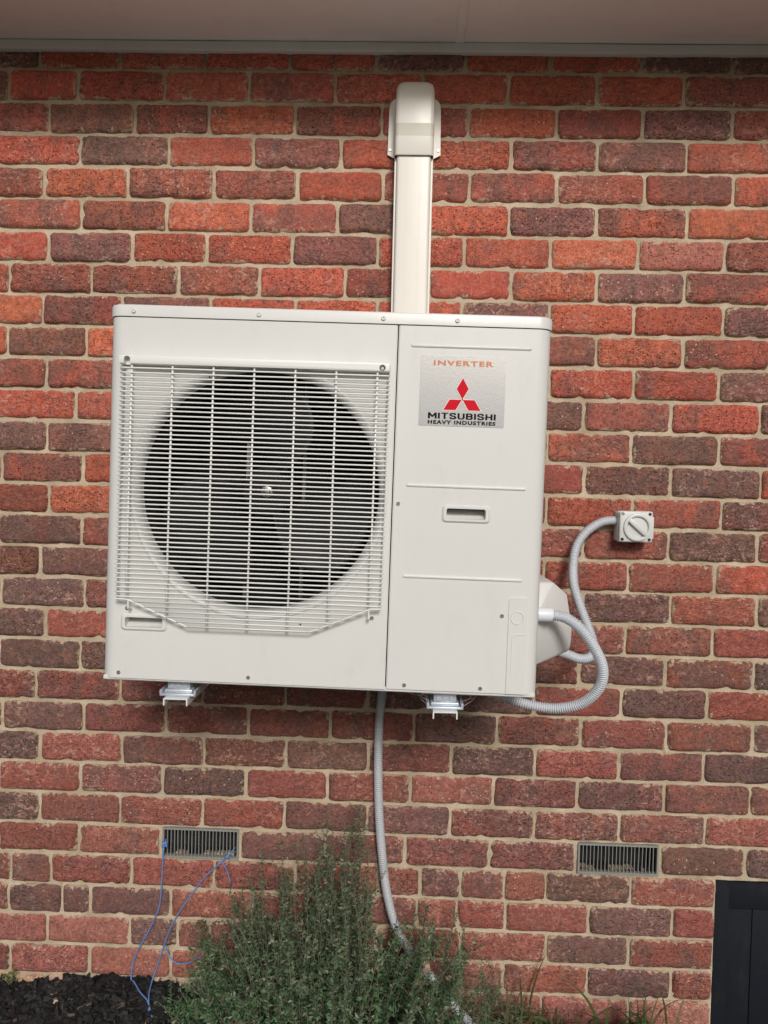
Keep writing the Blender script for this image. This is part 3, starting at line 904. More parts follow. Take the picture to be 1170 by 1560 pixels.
# side pipe hood
hb = bmesh.new()
S0 = UW + 0.0005
hp = [  # (x, y, z): foot on the casing side, ridge line, outer edge
 (S0, 0.060, 0.168), (S0, 0.105, 0.240), (S0, 0.335, 0.240), (S0, 0.115, 0.036), (S0, 0.335, 0.036),
 (0.538, 0.125, 0.239), (0.538, 0.320, 0.239), (0.580, 0.165, 0.206), (0.580, 0.315, 0.206), (0.598, 0.175, 0.122), (0.598, 0.31, 0.122), (0.598, 0.185, 0.074), (0.598, 0.31, 0.074), (0.592, 0.19, 0.062), (0.592, 0.31, 0.062)]
vs = [hb.verts.new(p) for p in hp]
bmesh.ops.convex_hull(hb, input=vs)
bmesh.ops.delete(hb, geom=[v for v in hb.verts if not v.link_faces], context='VERTS')
bmesh.ops.dissolve_limit(hb, angle_limit=R(6), verts=hb.verts[:], edges=hb.edges[:])
bmesh.ops.bevel(hb, geom=hb.edges[:], offset=0.004, segments=2, profile=0.5, affect='EDGES')
from_bm('pipe_hood', hb, M['casing'], unit, 50)

# sticker with emblem and lettering
st = bmesh.new(); prism_xz(st, rrect(0.2038, 0.3908, 0.5882, 0.7415, 0.003), -0.0009, -0.0001)
sticker = from_bm('sticker', st, M['sticker'], unit)
sticker['label'] = 'silver sticker with red three-diamond emblem and black lettering'
DM = [[(0.2979, 0.6938), (0.2848, 0.6705), (0.2979, 0.6475), (0.3110, 0.6705)],
      [(0.2703, 0.6465), (0.2968, 0.6465), (0.2838, 0.6238), (0.2570, 0.6238)],
      [(0.2990, 0.6465), (0.3250, 0.6465), (0.3385, 0.6238), (0.3120, 0.6238)]]
for P in DM:
    cx = sum(p[0] for p in P) / 4; cz = sum(p[1] for p in P) / 4
    b = bmesh.new(); prism_xz(b, [(cx + (x - cx) * 1.13, cz + (z - cz) * 1.13) for x, z in P], -0.0012, -0.0008); from_bm('emblem_border', b, M['white'], sticker)
    b = bmesh.new(); prism_xz(b, P, -0.0015, -0.0008); from_bm('emblem_diamond', b, M['red'], sticker)
def letters(text, x0, x1, z0, z1, mat, bold, parent, y):
    cu = bpy.data.curves.new('lettering', 'FONT'); cu.body = text; cu.size = 1.0; cu.offset = bold; cu.space_character = 1.2; cu.resolution_u = 3; cu.extrude = 0.001
    o = bpy.data.objects.new('lettering', cu); COL.objects.link(o)
    dg = bpy.context.evaluated_depsgraph_get()
    me = bpy.data.meshes.new_from_object(o.evaluated_get(dg))
    bpy.data.objects.remove(o); bpy.data.curves.remove(cu)
    n = len(me.vertices); co = np.empty(n * 3); me.vertices.foreach_get('co', co); co = co.reshape(-1, 3)
    lo, hi = co.min(0), co.max(0)
    xx = x0 + (co[:, 0] - lo[0]) / (hi[0] - lo[0]) * (x1 - x0); zz = z0 + (co[:, 1] - lo[1]) / (hi[1] - lo[1]) * (z1 - z0)
    yy = y - (co[:, 2] - lo[2]) / max(1e-6, hi[2] - lo[2]) * 0.0004
    me.vertices.foreach_set('co', np.stack([xx, yy, zz], 1).ravel()); me.update()
    me.materials.clear(); me.materials.append(mat)
    o = bpy.data.objects.new('lettering', me); COL.objects.link(o); o.parent = parent
# the bold wide name is drawn stroke by stroke
GLYPH = {
 'M': (1.30, [[(0, 0), (0, 1)], [(0.06, 0.98), (0.65, 0.30)], [(1.24, 0.98), (0.65, 0.30)], [(1.3, 1), (1.3, 0)]]),
 'I': (0.0, [[(0, 0), (0, 1)]]), 'T': (1.0, [[(-0.1, 1), (1.1, 1)], [(0.5, 1), (0.5, 0)]]),
 'S': (0.95, [[(0.93, 0.76), (0.80, 0.97), (0.15, 0.97), (0.0, 0.82), (0.0, 0.66), (0.18, 0.55), (0.77, 0.45), (0.95, 0.33), (0.95, 0.17), (0.80, 0.03), (0.13, 0.03), (0.0, 0.24)]]),
 'U': (1.0, [[(0, 1), (0, 0.22), (0.2, 0.02), (0.8, 0.02), (1, 0.22), (1, 1)]]),
 'B': (0.95, [[(0, 0), (0, 1)], [(0, 0.97), (0.75, 0.97), (0.90, 0.84), (0.90, 0.67), (0.75, 0.53), (0, 0.53)], [(0.75, 0.53), (0.95, 0.40), (0.95, 0.16), (0.80, 0.03), (0, 0.03)]]),
 'H': (1.0, [[(0, 0), (0, 1)], [(1, 0), (1, 1)], [(0, 0.5), (1, 0.5)]])}
def bold_word(text, x0, x1, z0, z1, y, parent):
    tx, tz = 0.20, 0.115; gap = 0.62; pen = tx; quads = []
    for ch in text:
        w, strokes = GLYPH[ch]
        for S_ in strokes:
            for (ax, az), (bx, bz) in zip(S_[:-1], S_[1:]):
                d = Vector((bx - ax, bz - az)); d.normalize(); n = Vector((-d.y * tx, d.x * tz)); e = Vector((d.x * tx, d.y * tz)) * 0.45
                quads.append([(pen + ax + s1 * e.x + s2 * n.x, min(1.08, max(-0.08, az + s1 * e.y + s2 * n.y))) for s1, s2, (ax, az) in ((-1, -1, (ax, az)), (1, -1, (bx, bz)), (1, 1, (bx, bz)), (-1, 1, (ax, az)))])
        pen += w + gap
    tot = pen - gap + tx
    bm = bmesh.new()
    for k, q in enumerate(quads):
        yy = y - 0.000004 * k
        bm.faces.new([bm.verts.new((x0 + a / tot * (x1 - x0), yy, z0 + (c + 0.08) / 1.16 * (z1 - z0))) for a, c in q])
    from_bm('lettering', bm, M['black'], parent)
bold_word('MITSUBISHI', 0.2240, 0.3725, 0.6036, 0.6174, -0.0012, sticker)
letters('HEAVY INDUSTRIES', 0.2240, 0.3725, 0.5922, 0.6008, M['black'], 0.045, sticker, -0.0011)
letters('INVERTER', 0.2325, 0.3630, 0.7200, 0.7315, M['letter_glare_red'], 0.03, sticker, -0.0011)

# ================================================================== WALL BRACKETS
def bracket(x, ztop, label, tilt):
    """ztop = underside of the unit; arm runs from the wall to just past the unit's front"""
    b = empty('wall_bracket', (x, -0.004, ztop - 0.0585)); tag(b, label, 'bracket', 'wall brackets under the air conditioner')
    bm = bmesh.new(); w = 0.0275
    bm_box(bm, -w, w, -0.478, 0.0, 0.016, 0.019, 0.0008, 1); bm_box(bm, -w, -w + 0.003, -0.478, 0.0, 0.003, 0.0165); bm_box(bm, w - 0.003, w, -0.478, 0.0, 0.003, 0.0165)
    from_bm('arm', bm, M['whitemetal'], b)
    bm = bmesh.new(); bm_box(bm, -w, w, -0.012, -0.008, -0.02, 0.42); bm_box(bm, -w, -w + .003, -0.03, -0.008, -0.02, 0.42); bm_box(bm, w - .003, w, -0.03, -0.008, -0.02, 0.42)
    from_bm('upright', bm, M['whitemetal'], b)
    bm = bmesh.new()
    bm_box(bm, -0.039, 0.039, -0.462, -0.372, 0.0195, 0.0255, 0.0018, 2)
    bm_box(bm, -0.032, 0.032, -0.456, -0.378, 0.0255, 0.034, 0.003, 2)
    for s in (-1, 1): bm_box(bm, s * 0.0385 - .003, s * 0.0385 + .003, -0.462, -0.372, 0.0195, 0.034, 0.0012, 1)
    pad = from_bm('mount_pad', bm, M['galv'], b, 40)
    bm = bmesh.new()
    bm_box(bm, -0.026, 0.026, -0.452, -0.38, 0.034, 0.0535, 0.003, 2)
    for k in (-1, 0, 1): bm_box(bm, k * 0.015 - .005, k * 0.015 + .005, -0.4545, -0.450, 0.037, 0.047, 0.001, 1)
    from_bm('pad_block', bm, M['galv'], pad, 40)
    bm = bmesh.new(); bm_box(bm, -0.055, 0.055, -0.46, -0.36, 0.0537, 0.0565, 0.0005, 1)
    from_bm('foot_plate', bm, M['casing'], b)
    bm = bmesh.new(); rings = lathe(bm, [(0.0035, -0.008), (0.0035, 0.004), (0.0075, 0.004), (0.0075, 0.009)], 0, 0, 6); bm.faces.new(rings[0]); bm.faces.new(rings[-1])
    for v in bm.verts: v.co = Vector((v.co.x, -0.425 + v.co.z, v.co.y + 0.010))
    from_bm('bolt', bm, M['zinc'], pad)
bracket(-0.507, 1.1191 + math.sin(R(0.68)) * 0.319 - 0.0025, 'white bracket arm with galvanised mount under the fan side of the unit', 0)
bracket(0.0985, 1.1191 - math.sin(R(0.68)) * 0.287 - 0.0055, 'white bracket arm with galvanised mount under the service panel side of the unit', 0)
# spider threads beside the mount
web = empty('cobweb', (0.06, -0.43, 1.07)); tag(web, 'wispy cobweb threads strung between the unit base and the bracket mount', 'cobweb')
for k in range(9):
    s_ = -1 if k < 5 else 1
    a_ = Vector((0.098 + s_ * random.uniform(0.06, 0.12), -0.43 + random.uniform(-.02, .04), 1.110)); b_ = Vector((0.098 + s_ * 0.040, -0.43 + random.uniform(-.02, .02), random.uniform(1.073, 1.095)))
    tube('thread', [a_ - web.location, (a_ + b_) / 2 - Vector((0, 0, 0.006)) - web.location, b_ - web.location], 0.00035, M['white'], web, 0.01, 4)

# ================================================================== PIPE DUCT UP THE WALL
duct = empty('pipe_duct', (-0.003, 0, 2.02)); tag(duct, 'cream plastic pipe duct with rounded wall cap rising from the unit up the bricks', 'duct')
dz = -2.02
def duct_profile(hw, d, r=0.014, n=5):
    P = [(-hw, -0.001)]
    P += [(-hw + r - r * math.cos(R(90 * k / n)), -d + r - r * math.sin(R(90 * k / n))) for k in range(n + 1)]
    P += [(hw - r + r * math.sin(R(90 * k / n)), -d + r - r * math.cos(R(90 * k / n))) for k in range(n + 1)]
    P += [(hw, -0.001)]
    return P
def duct_run(name, secs, mat, parent, capt=False):
    """secs = [(z, half width, depth, radius)]"""
    bm = bmesh.new(); rings = [[bm.verts.new((x, y, z + dz)) for x, y in duct_profile(hw, d, r)] for z, hw, d, r in secs]
    for a, b in zip(rings[:-1], rings[1:]):
        for i in range(len(a) - 1): bm.faces.new((a[i], a[i + 1], b[i + 1], b[i]))
    if capt: bm.faces.new(rings[-1])
    return from_bm(name, bm, mat, parent, 40)
duct_run('duct_cover', [(1.62, 0.0465, 0.066, 0.008), (2.478, 0.0465, 0.066, 0.008)], M['duct'], duct)
for s in (-1, 1):
    bm = bmesh.new(); bm_box(bm, s * 0.0495 - .0030, s * 0.0495 + .0030, -0.052, -0.001, 1.62 + dz, 2.466 + dz, 0.001, 1); from_bm('duct_base_edge', bm, M['duct'], duct)
for xx in (-0.030, -0.012, 0.018):
    bm = bmesh.new(); bm_box(bm, xx - .0009, xx + .0009, -0.0668, -0.065, 1.63 + dz, 2.46 + dz); from_bm('duct_rib', bm, M['duct'], duct)
cap = duct_run('wall_cap', [(2.466, 0.0525, 0.072, 0.012), (2.470, 0.0530, 0.0735, 0.012), (2.552, 0.0530, 0.0735, 0.012), (2.610, 0.0530, 0.073, 0.013), (2.637, 0.0525, 0.070, 0.016), (2.654, 0.0515, 0.064, 0.019), (2.667, 0.049, 0.054, 0.020), (2.675, 0.045, 0.042, 0.02), (2.680, 0.040, 0.026, 0.015), (2.682, 0.038, 0.016, 0.012)], M['duct'], duct, True)
duct_run('cap_band', [(2.517, 0.0532, 0.0738, 0.012), (2.550, 0.0532, 0.0738, 0.012)], M['tape'], cap)
for s in (-1, 1):
    bm = bmesh.new()
    P = [(s * 0.048, 2.645), (s * 0.060, 2.640), (s * 0.068, 2.630), (s * 0.0715, 2.615), (s * 0.0725, 2.53), (s * 0.0735, 2.490), (s * 0.058, 2.482), (s * 0.048, 2.478)]
    prism_xz(bm, [(x, z + dz) for x, z in P], -0.0145, -0.011)
    fl = from_bm('cap_flange', bm, M['duct'], cap)
    screw(s * 0.0665, 2.502 + dz, -0.0147, smz, 1.2, fl)

# ================================================================== ISOLATOR SWITCH
sw = empty('isolator_switch', (0.6285, 0, 1.433)); tag(sw, 'square grey isolator switch with round rotary dial on the bricks', 'switch')
sz = 0.0
bm = bmesh.new(); bm_box(bm, -0.046, 0.046, -0.040, -0.004, 0.001, 0.083, 0.006, 3); from_bm('back_box', bm, M['switch'], sw, 40)
bm = bmesh.new(); bm_box(bm, -0.0465, 0.0465, -0.052, -0.042, -0.0005, 0.0855, 0.004, 3); from_bm('gasket_plate', bm, M['switch'], sw, 40)
bm = bmesh.new(); bm_box(bm, -0.045, 0.045, -0.066, -0.054, 0.0, 0.085, 0.005, 3); bm_box(bm, 0.040, 0.0485, -0.0645, -0.054, 0.010, 0.071, 0.003, 2)
face = from_bm('face_plate', bm, M['switch'], sw, 40)
cz = 0.0415
dialp = [(0.0285, -0.0655), (0.0285, -0.070), (0.0300, -0.0725), (0.0345, -0.0735), (0.0375, -0.072), (0.0385, -0.066), (0.0385, -0.064)]
dial = disc('dial', [(0.0001, -0.0655)] + dialp, 0.003, cz, M['switch'], sw, 56, False, 40)
bm = bmesh.new(); bm_box(bm, -0.031, 0.031, -0.0765, -0.064, -0.006, 0.006, 0.002, 2)
bar = from_bm('dial_grip', bm, M['switch'], dial, 40); bar.location = (0.003, 0, cz); bar.rotation_euler = (0, R(41), 0)
for x, z in ((-0.037, 0.0775), (0.036, 0.0775), (-0.037, 0.008), (0.036, 0.008)):
    disc('fixing_hole', [(0.0030, -0.0664), (0.0042, -0.0664), (0.0046, -0.0655)], x, z, M['hole'] if x > 0 or z < .05 else M['zinc'], face, 14)

# ================================================================== CONDUITS
c1 = empty('conduit', (0.5, 0, 1.13)); tag(c1, 'grey corrugated conduit looping from the isolator switch down behind the pipe hood', 'conduit', 'grey corrugated conduits')
def rel(P, o): return [Vector(p) - o.location for p in P]
corrugated('conduit_hose', rel([(0.5825, -0.030, 1.4905), (0.560, -0.031, 1.489), (0.5335, -0.036, 1.4810), (0.497, -0.047, 1.4560), (0.470, -0.060, 1.4180), (0.458, -0.080, 1.368), (0.455, -0.11, 1.318), (0.469, -0.135, 1.262), (0.487, -0.150, 1.212), (0.498, -0.165, 1.172), (0.4935, -0.18, 1.147), (0.476, -0.19, 1.137), (0.452, -0.195, 1.138), (0.425, -0.20, 1.148), (0.395, -0.205, 1.157)], c1), 0.0128, M['conduit'], c1)
c2 = empty('conduit', (0.4, -0.4, 1.04)); tag(c2, 'grey corrugated conduit plugged into the side of the unit and curling back beneath it', 'conduit', 'grey corrugated conduits')
corrugated('conduit_hose', rel([(0.338, -0.42, 1.2845), (0.352, -0.42, 1.2830), (0.372, -0.42, 1.2780), (0.394, -0.42, 1.2645), (0.417, -0.418, 1.2425), (0.441, -0.412, 1.209), (0.4600, -0.405, 1.172), (0.4650, -0.395, 1.1345), (0.455, -0.380, 1.1000), (0.432, -0.36, 1.0690), (0.400, -0.345, 1.0520), (0.358, -0.33, 1.0440), (0.300, -0.315, 1.0490), (0.24, -0.295, 1.062), (0.18, -0.27, 1.077), (0.12, -0.24, 1.085), (0.06, -0.20, 1.088)], c2), 0.0128, M['conduit'], c2)
V, F = sweep(np.array(rel([(0.3025, -0.42, 1.2850), (0.306, -0.42, 1.2850), (0.3065, -0.42, 1.2850), (0.337, -0.42, 1.2845), (0.340, -0.42, 1.2843), (0.3405, -0.42, 1.2842)], c2)), [0.0135, 0.0135, 0.0165, 0.0165, 0.0155, 0.013], 20)
from_py('connector', V, F, M['connector'], c2, True).data.set_sharp_from_angle(angle=R(40))
c3 = empty('conduit', (0.2, -0.12, 0.02)); tag(c3, 'weathered grey conduit dropping from under the unit down the wall behind the shrub', 'conduit', 'grey corrugated conduits')
corrugated('conduit_hose', rel([(-0.040, -0.09, 1.112), (-0.047, -0.045, 1.06), (-0.0535, -0.024, 0.998), (-0.0610, -0.024, 0.886), (-0.0600, -0.025, 0.754), (-0.0530, -0.028, 0.623), (-0.0410, -0.033, 0.510), (-0.0255, -0.042, 0.417), (0.000, -0.060, 0.340), (0.036, -0.085, 0.292), (0.089, -0.10, 0.2374), (0.163, -0.11, 0.153), (0.222, -0.125, 0.103), (0.30, -0.15, 0.03), (0.34, -0.16, -0.03)], c3), 0.0128, M['conduit_old'], c3)

# ================================================================== BLUE TWINE
tw = empty('twine', (-0.704, -0.02, 0.02)); tag(tw, 'blue plastic twine tied to the air vent and trailing down to the mulch', 'twine')
TR = 0.0020
tube('strand', rel([(-0.672, 0.004, 0.530), (-0.6735, -0.012, 0.514), (-0.6765, -0.012, 0.455), (-0.6780, -0.012, 0.4176), (-0.6841, -0.012, 0.3401), (-0.7118, -0.012, 0.2712), (-0.751, -0.012, 0.192), (-0.762, -0.016, 0.128), (-0.7465, -0.036, 0.130), (-0.7140, -0.075, 0.126), (-0.6850, -0.10, 0.119), (-0.662, -0.13, 0.095)], tw), TR, M['twine'], tw)
tube('strand', rel([(-0.470, 0.004, 0.514), (-0.480, -0.012, 0.502), (-0.5024, -0.013, 0.4795), (-0.5267, -0.012, 0.4575), (-0.564, -0.013, 0.4177), (-0.629, -0.013, 0.319), (-0.6567, -0.014, 0.2601), (-0.684, -0.014, 0.172), (-0.6945, -0.030, 0.136), (-0.6900, -0.072, 0.126), (-0.682, -0.10, 0.119), (-0.672, -0.13, 0.095)], tw), TR, M['twine'], tw)
tube('loose_end', rel([(-0.5025, -0.014, 0.4797), (-0.496, -0.016, 0.468), (-0.4885, -0.016, 0.4533), (-0.4800, -0.016, 0.430), (-0.4786, -0.018, 0.4172)], tw), TR * 0.9, M['twine'], tw)
tube('loose_end', rel([(-0.6585, -0.03, 0.2377), (-0.652, -0.032, 0.219), (-0.6439, -0.035, 0.2055), (-0.6247, -0.04, 0.193), (-0.5926, -0.045, 0.1963), (-0.566, -0.05, 0.213), (-0.545, -0.055, 0.228)], tw), TR * 0.9, M['twine'], tw)
for kx, kz, sc in ((-0.6715, 0.5215, 1.0), (-0.489, 0.493, 0.7)):
    P = []
    for k in range(26):
        a = k * 1.9
        P.append((kx + sc * 0.007 * math.cos(a) * (1 + 0.3 * math.sin(k)), -0.010 - 0.004 * math.sin(a * 0.7), kz + sc * 0.008 * math.sin(a * 1.3)))
    tube('knot', rel(P, tw), TR, M['twine'], tw, 0.003, 6)

# ================================================================== BARK MULCH
def mulch_h(x, y):
    """height of the mulch heap: banked against the wall on the left, thinning to the right"""
    bank = 0.115 * (1 / (1 + math.exp((x + 0.50) / 0.055)))
    bank *= 0.90 + 0.12 * math.sin(x * 9 + 2.1) + 0.10 * noise.noise((x * 5, y * 5, 2))
    fall = math.exp(-max(0.0, -y - 0.05) * 1.6)
    return 0.0 + bank * fall + 0.008 * noise.noise((x * 14, y * 14, 7))
mb = bmesh.new()
mx = np.arange(-2.1, 0.05, 0.03); my = np.arange(0.03, -0.9, -0.03)
mv = [[mb.verts.new((x, y, mulch_h(x, y) - 0.012)) for x in mx] for y in my]
for i in range(len(my) - 1):
    for j in range(len(mx) - 1): mb.faces.new((mv[i][j], mv[i][j + 1], mv[i + 1][j + 1], mv[i + 1][j]))
def mulch_material():
    t = NT('bark_mulch')
    col = t.node('ShaderNodeAttribute', attribute_name='chip_colour').outputs['Color']
    v = t.obj_coord()
    g = t.node('ShaderNodeMapRange', {'Value': t.noise(v, 220.0, 4.0, 0.7), 'To Min': 0.5, 'To Max': 1.5}).outputs[0]
    c = t.mix(1.0, col, t.node('ShaderNodeCombineXYZ', {0: g, 1: g, 2: g}).outputs[0], 'MULTIPLY')
    return t.out(Base_Color=c, Roughness=0.75, Normal=t.bump(t.noise(v, 260.0, 4.0, 0.7), 0.6, 0.002))
M['mulch'] = mulch_material()
mv_, mf_, mc_ = [], [], []
mb.verts.ensure_lookup_table(); mb.verts.index_update()
for v in mb.verts: mv_.append(tuple(v.co)); mc_.append((0.008, 0.007, 0.007, 1))
for f in mb.faces: mf_.append(tuple(v.index for v in f.verts))
mb.free()
for k in range(5200):
    x = random.uniform(-2.0, -0.25) if random.random() < 0.2 else random.uniform(-1.3, -0.42)
    y = -abs(random.gauss(0, 0.16)) - 0.004 if random.random() < 0.75 else random.uniform(-0.8, 0)
    z = mulch_h(x, y) + random.uniform(-0.010, 0.010)
    ln = random.uniform(0.008, 0.026) * (1.6 if random.random() < 0.08 else 1); w = ln * random.uniform(0.22, 0.6); h = random.uniform(0.0015, 0.005)
    rm_ = Matrix.Rotation(random.uniform(0, 6.28), 3, 'Z') @ Matrix.Rotation(random.gauss(0, 0.55), 3, 'X') @ Matrix.Rotation(random.gauss(0, 0.45), 3, 'Y')
    pale = random.random()
    s = random.uniform(0.4, 1.5)
    c = (0.45, 0.37, 0.28, 1) if pale < 0.010 else ((0.10, 0.075, 0.055, 1) if pale < 0.05 else (0.011 * s, 0.010 * s, 0.0105 * s, 1))
    if c[0] > 0.3: ln *= 0.55; w = ln * 0.4
    b0 = len(mv_)
    for sx, sy, sz_ in ((-1, -1, -1), (1, -.7, -1), (1, .8, -1), (-.8, 1, -1), (-.9, -.8, 1), (.8, -.6, 1), (.9, .6, 1), (-.7, .8, 1)):
        q = rm_ @ Vector((sx * ln * random.uniform(.75, 1.1), sy * w * random.uniform(.7, 1.1), sz_ * h))
        mv_.append((x + q.x, min(-0.001, y + q.y), z + q.z)); mc_.append(c)
    for f in ((3, 2, 1, 0), (4, 5, 6, 7), (0, 1, 5, 4), (1, 2, 6, 5), (2, 3, 7, 6), (3, 0, 4, 7)): mf_.append(tuple(b0 + i for i in f))
me = bpy.data.meshes.new('bark_mulch'); me.from_pydata(mv_, [], mf_)
a_ = me.attributes.new('chip_colour', 'FLOAT_COLOR', 'POINT'); a_.data.foreach_set('color', np.array(mc_, dtype=np.float32).ravel())
mo = link('bark_mulch', me, M['mulch']); tag(mo, 'black bark mulch banked against the foot of the brick wall', 'mulch', None, 'stuff')

# ================================================================== PLANTS
def leaf_material(name, trans=0.25):
    t = NT(name)
    col = t.node('ShaderNodeAttribute', attribute_name='leaf_colour').outputs['Color']
    v = t.obj_coord()
    g = t.node('ShaderNodeMapRange', {'Value': t.noise(v, 60.0, 2.0, 0.6), 'To Min': 0.75, 'To Max': 1.25}).outputs[0]
    c = t.mix(1.0, col, t.node('ShaderNodeCombineXYZ', {0: g, 1: g, 2: g}).outputs[0], 'MULTIPLY')
    t.out(Base_Color=c, Roughness=0.55, Specular_IOR_Level=0.35)
    tr = t.node('ShaderNodeBsdfTranslucent', {'Color': c})
    mx_ = t.node('ShaderNodeMixShader', {0: trans, 1: t.b.outputs[0], 2: tr.outputs[0]})
    t.l.new(mx_.outputs[0], t.n['Material Output'].inputs[0])
    return t.m
M['leaf'] = leaf_material('shrub_leaf')
M['stem'] = paint('shrub_stem', (0.17, 0.16, 0.11), 0.8, 0.3)

def leafy(name, V, F, C, mat, parent):
    me = bpy.data.meshes.new(name)
    me.from_pydata(V, [], F)
    a = me.attributes.new('leaf_colour', 'FLOAT_COLOR', 'POINT'); a.data.foreach_set('color', np.array(C, dtype=np.float32).ravel())
    return link(name, me, mat, parent)

class Shrub:
    def __init__(self): self.V, self.F, self.C, self.SV, self.SF = [], [], [], [], []
    def leaf(self, p, d, ln, w, col):
        side = d.cross(Vector((random.uniform(-1, 1), random.uniform(-1, 1), random.uniform(-.2, 1)))).normalized()
        nrm = side.cross(d).normalized()
        b = len(self.V)
        mid = p + d * ln * 0.5
        for q in (p, mid + side * w + nrm * w * 0.4, p + d * ln - nrm * ln * 0.12, mid - side * w + nrm * w * 0.4):
            self.V.append(tuple(q)); self.C.append(col)
        self.F += [(b, b + 1, b + 2), (b, b + 2, b + 3)]
    def stem(self, P, r0, r1):
        n = len(P); V, F = sweep(P, np.linspace(r0, r1, n), 4, False)
        b = len(self.SV); self.SV += [tuple(v) for v in V]; self.SF += [tuple(i + b for i in f) for f in F]
    def shoot(self, base, tip, lean, r0, lmin, lmax, density, pal, start=0.25):
        base, tip = Vector(base), Vector(tip)
        ctrl = base.lerp(tip, 0.45) + lean
        n = max(5, int((tip - base).length / 0.02))
        P = []
        for k in range(n + 1):
            s = k / n
            P.append(base * (1 - s) ** 2 + ctrl * 2 * s * (1 - s) + tip * s * s + Vector((random.gauss(0, .0012), random.gauss(0, .0012), 0)))
        self.stem([tuple(q) for q in P], r0, r0 * 0.35)
        tot = (tip - base).length; nl = int(tot * (1 - start) / density)
        for k in range(nl):
            s = start + (1 - start) * (k + random.random()) / nl
            f = s * n; i = min(n - 1, int(f)); p = P[i].lerp(P[i + 1], f - i)
            ax = (P[i + 1] - P[i]).normalized()
            rnd_ = Vector((random.gauss(0, 1), random.gauss(0, 1), random.gauss(0, .6))); rnd_ = (rnd_ - ax * rnd_.dot(ax)).normalized()
            d = (ax * random.uniform(0.2, 0.9) + rnd_).normalized()
            ln = random.uniform(lmin, lmax) * (1.1 - 0.45 * s)
            self.leaf(p, d, ln, ln * random.uniform(0.20, 0.32), pal(s, p))
        return P
    def done(self, root):
        leafy('foliage', self.V, self.F, self.C, M['leaf'], root)
        from_py('stems', self.SV, self.SF, M['stem'], root, True)

def pal_main(s, p):
    k = random.random()
    # old growth is grey-green, the young low shoots fresher; some dry flower heads at the ends
    fresh = max(0.0, min(1.0, (0.50 - p.z) / 0.3)) * random.uniform(0.35, 1.0)
    a = Vector((0.108, 0.155, 0.084)); b = Vector((0.056, 0.185, 0.068))
    c = a.lerp(b, fresh) * random.uniform(0.45, 1.6)
    if k < 0.10: c = Vector((0.27, 0.29, 0.21)) * random.uniform(0.7, 1.3)
    elif k < 0.14: c = Vector((0.16, 0.13, 0.075)) * random.uniform(0.6, 1.3)
    return (c.x, c.y, c.z, 1)

shrub = empty('shrub', (-0.20, -0.28, 0.0)); tag(shrub, 'bushy grey-green shrub with fine leaves growing against the wall below the unit', 'shrub')
S = Shrub()
# crown outline over x: height of the tips for the plants close to the wall
ox = [-0.66, -0.60, -0.55, -0.50, -0.44, -0.37, -0.30, -0.19, -0.14, -0.10, -0.06, 0.0, 0.06, 0.12, 0.18, 0.24]
oz = [0.10, 0.24, 0.31, 0.36, 0.42, 0.50, 0.53, 0.57, 0.60, 0.60, 0.50, 0.38, 0.40, 0.38, 0.34, 0.22]
org = shrub.location
for k in range(370):
    u = random.random()
    y = -0.05 - 0.55 * random.random() ** 1.2
    x = random.uniform(-0.62, 0.20)
    ztop = np.interp(x * (1 + 0.25 * (-y)), ox, oz) * (1.0 - 0.10 * abs(y + 0.15))
    # nearer plants are lower, the bush is a mound
    ztop *= 1.0 - 0.35 * max(0.0, -y - 0.30)
    tipz = ztop * (1 - 0.55 * random.random() ** 1.7)
    if tipz < 0.06: continue
    bx = -0.20 + (x + 0.20) * random.uniform(0.35, 0.75); by = -0.22 + (y + 0.22) * random.uniform(0.3, 0.8)
    tip = Vector((x, y, tipz)) - org; base = Vector((bx, by, 0.0)) - org
    lean = Vector((random.gauss(0, .03), random.gauss(0, .03), random.uniform(0.0, 0.10)))
    P = S.shoot(base, tip, lean, random.uniform(0.0013, 0.0026), 0.012, 0.024, 0.0050, pal_main, 0.22)
    for q in range(random.randint(1, 3)):
        i = random.randint(len(P) // 2, len(P) - 2)
        dv = (P[i + 1] - P[i]).normalized()
        sd_ = Vector((random.gauss(0, 1), random.gauss(0, 1), random.uniform(-.2, .8))).normalized()
        e = P[i] + (dv * 0.8 + sd_ * 0.7).normalized() * random.uniform(0.03, 0.085)
        if (e + org).y > -0.012: continue
        S.shoot(P[i], e, Vector((0, 0, 0.008)), 0.0011, 0.008, 0.016, 0.0034, pal_main, 0.1)
# a few tall spires
for (x, z, y) in ((-0.102, 0.690, -0.10), (-0.088, 0.672, -0.11), (-0.118, 0.66, -0.09), (-0.193, 0.655, -0.10), (-0.176, 0.635, -0.12), (-0.205, 0.60, -0.12), (-0.225, 0.57, -0.11), (-0.075, 0.60, -0.13), (-0.315, 0.585, -0.10), (-0.375, 0.56, -0.10), (-0.40, 0.50, -0.13), (-0.46, 0.45, -0.10),
                  (-0.55, 0.345, -0.10), (-0.565, 0.30, -0.12), (0.085, 0.44, -0.12), (0.06, 0.42, -0.13), (0.172, 0.425, -0.10), (0.16, 0.37, -0.12), (0.19, 0.40, -0.14)):
    tip = Vector((x, y, z)) - org; base = Vector((x * 0.75 - 0.04, y - 0.05, 0.0)) - org
    P = S.shoot(base, tip, Vector((random.gauss(0, .02), 0, 0.03)), 0.0022, 0.008, 0.015, 0.0030, pal_main, 0.25)
    for q in range(9):
        i = random.randint(len(P) // 2, len(P) - 2)
        sd_ = Vector((random.gauss(0, 1), random.gauss(0, .6), random.uniform(.2, 1.2))).normalized()
        e = P[i] + sd_ * random.uniform(0.02, 0.05)
        if (e + org).y > -0.012: continue
        S.shoot(P[i], e, Vector((0, 0, 0.006)), 0.001, 0.006, 0.012, 0.0034, pal_main, 0.1)
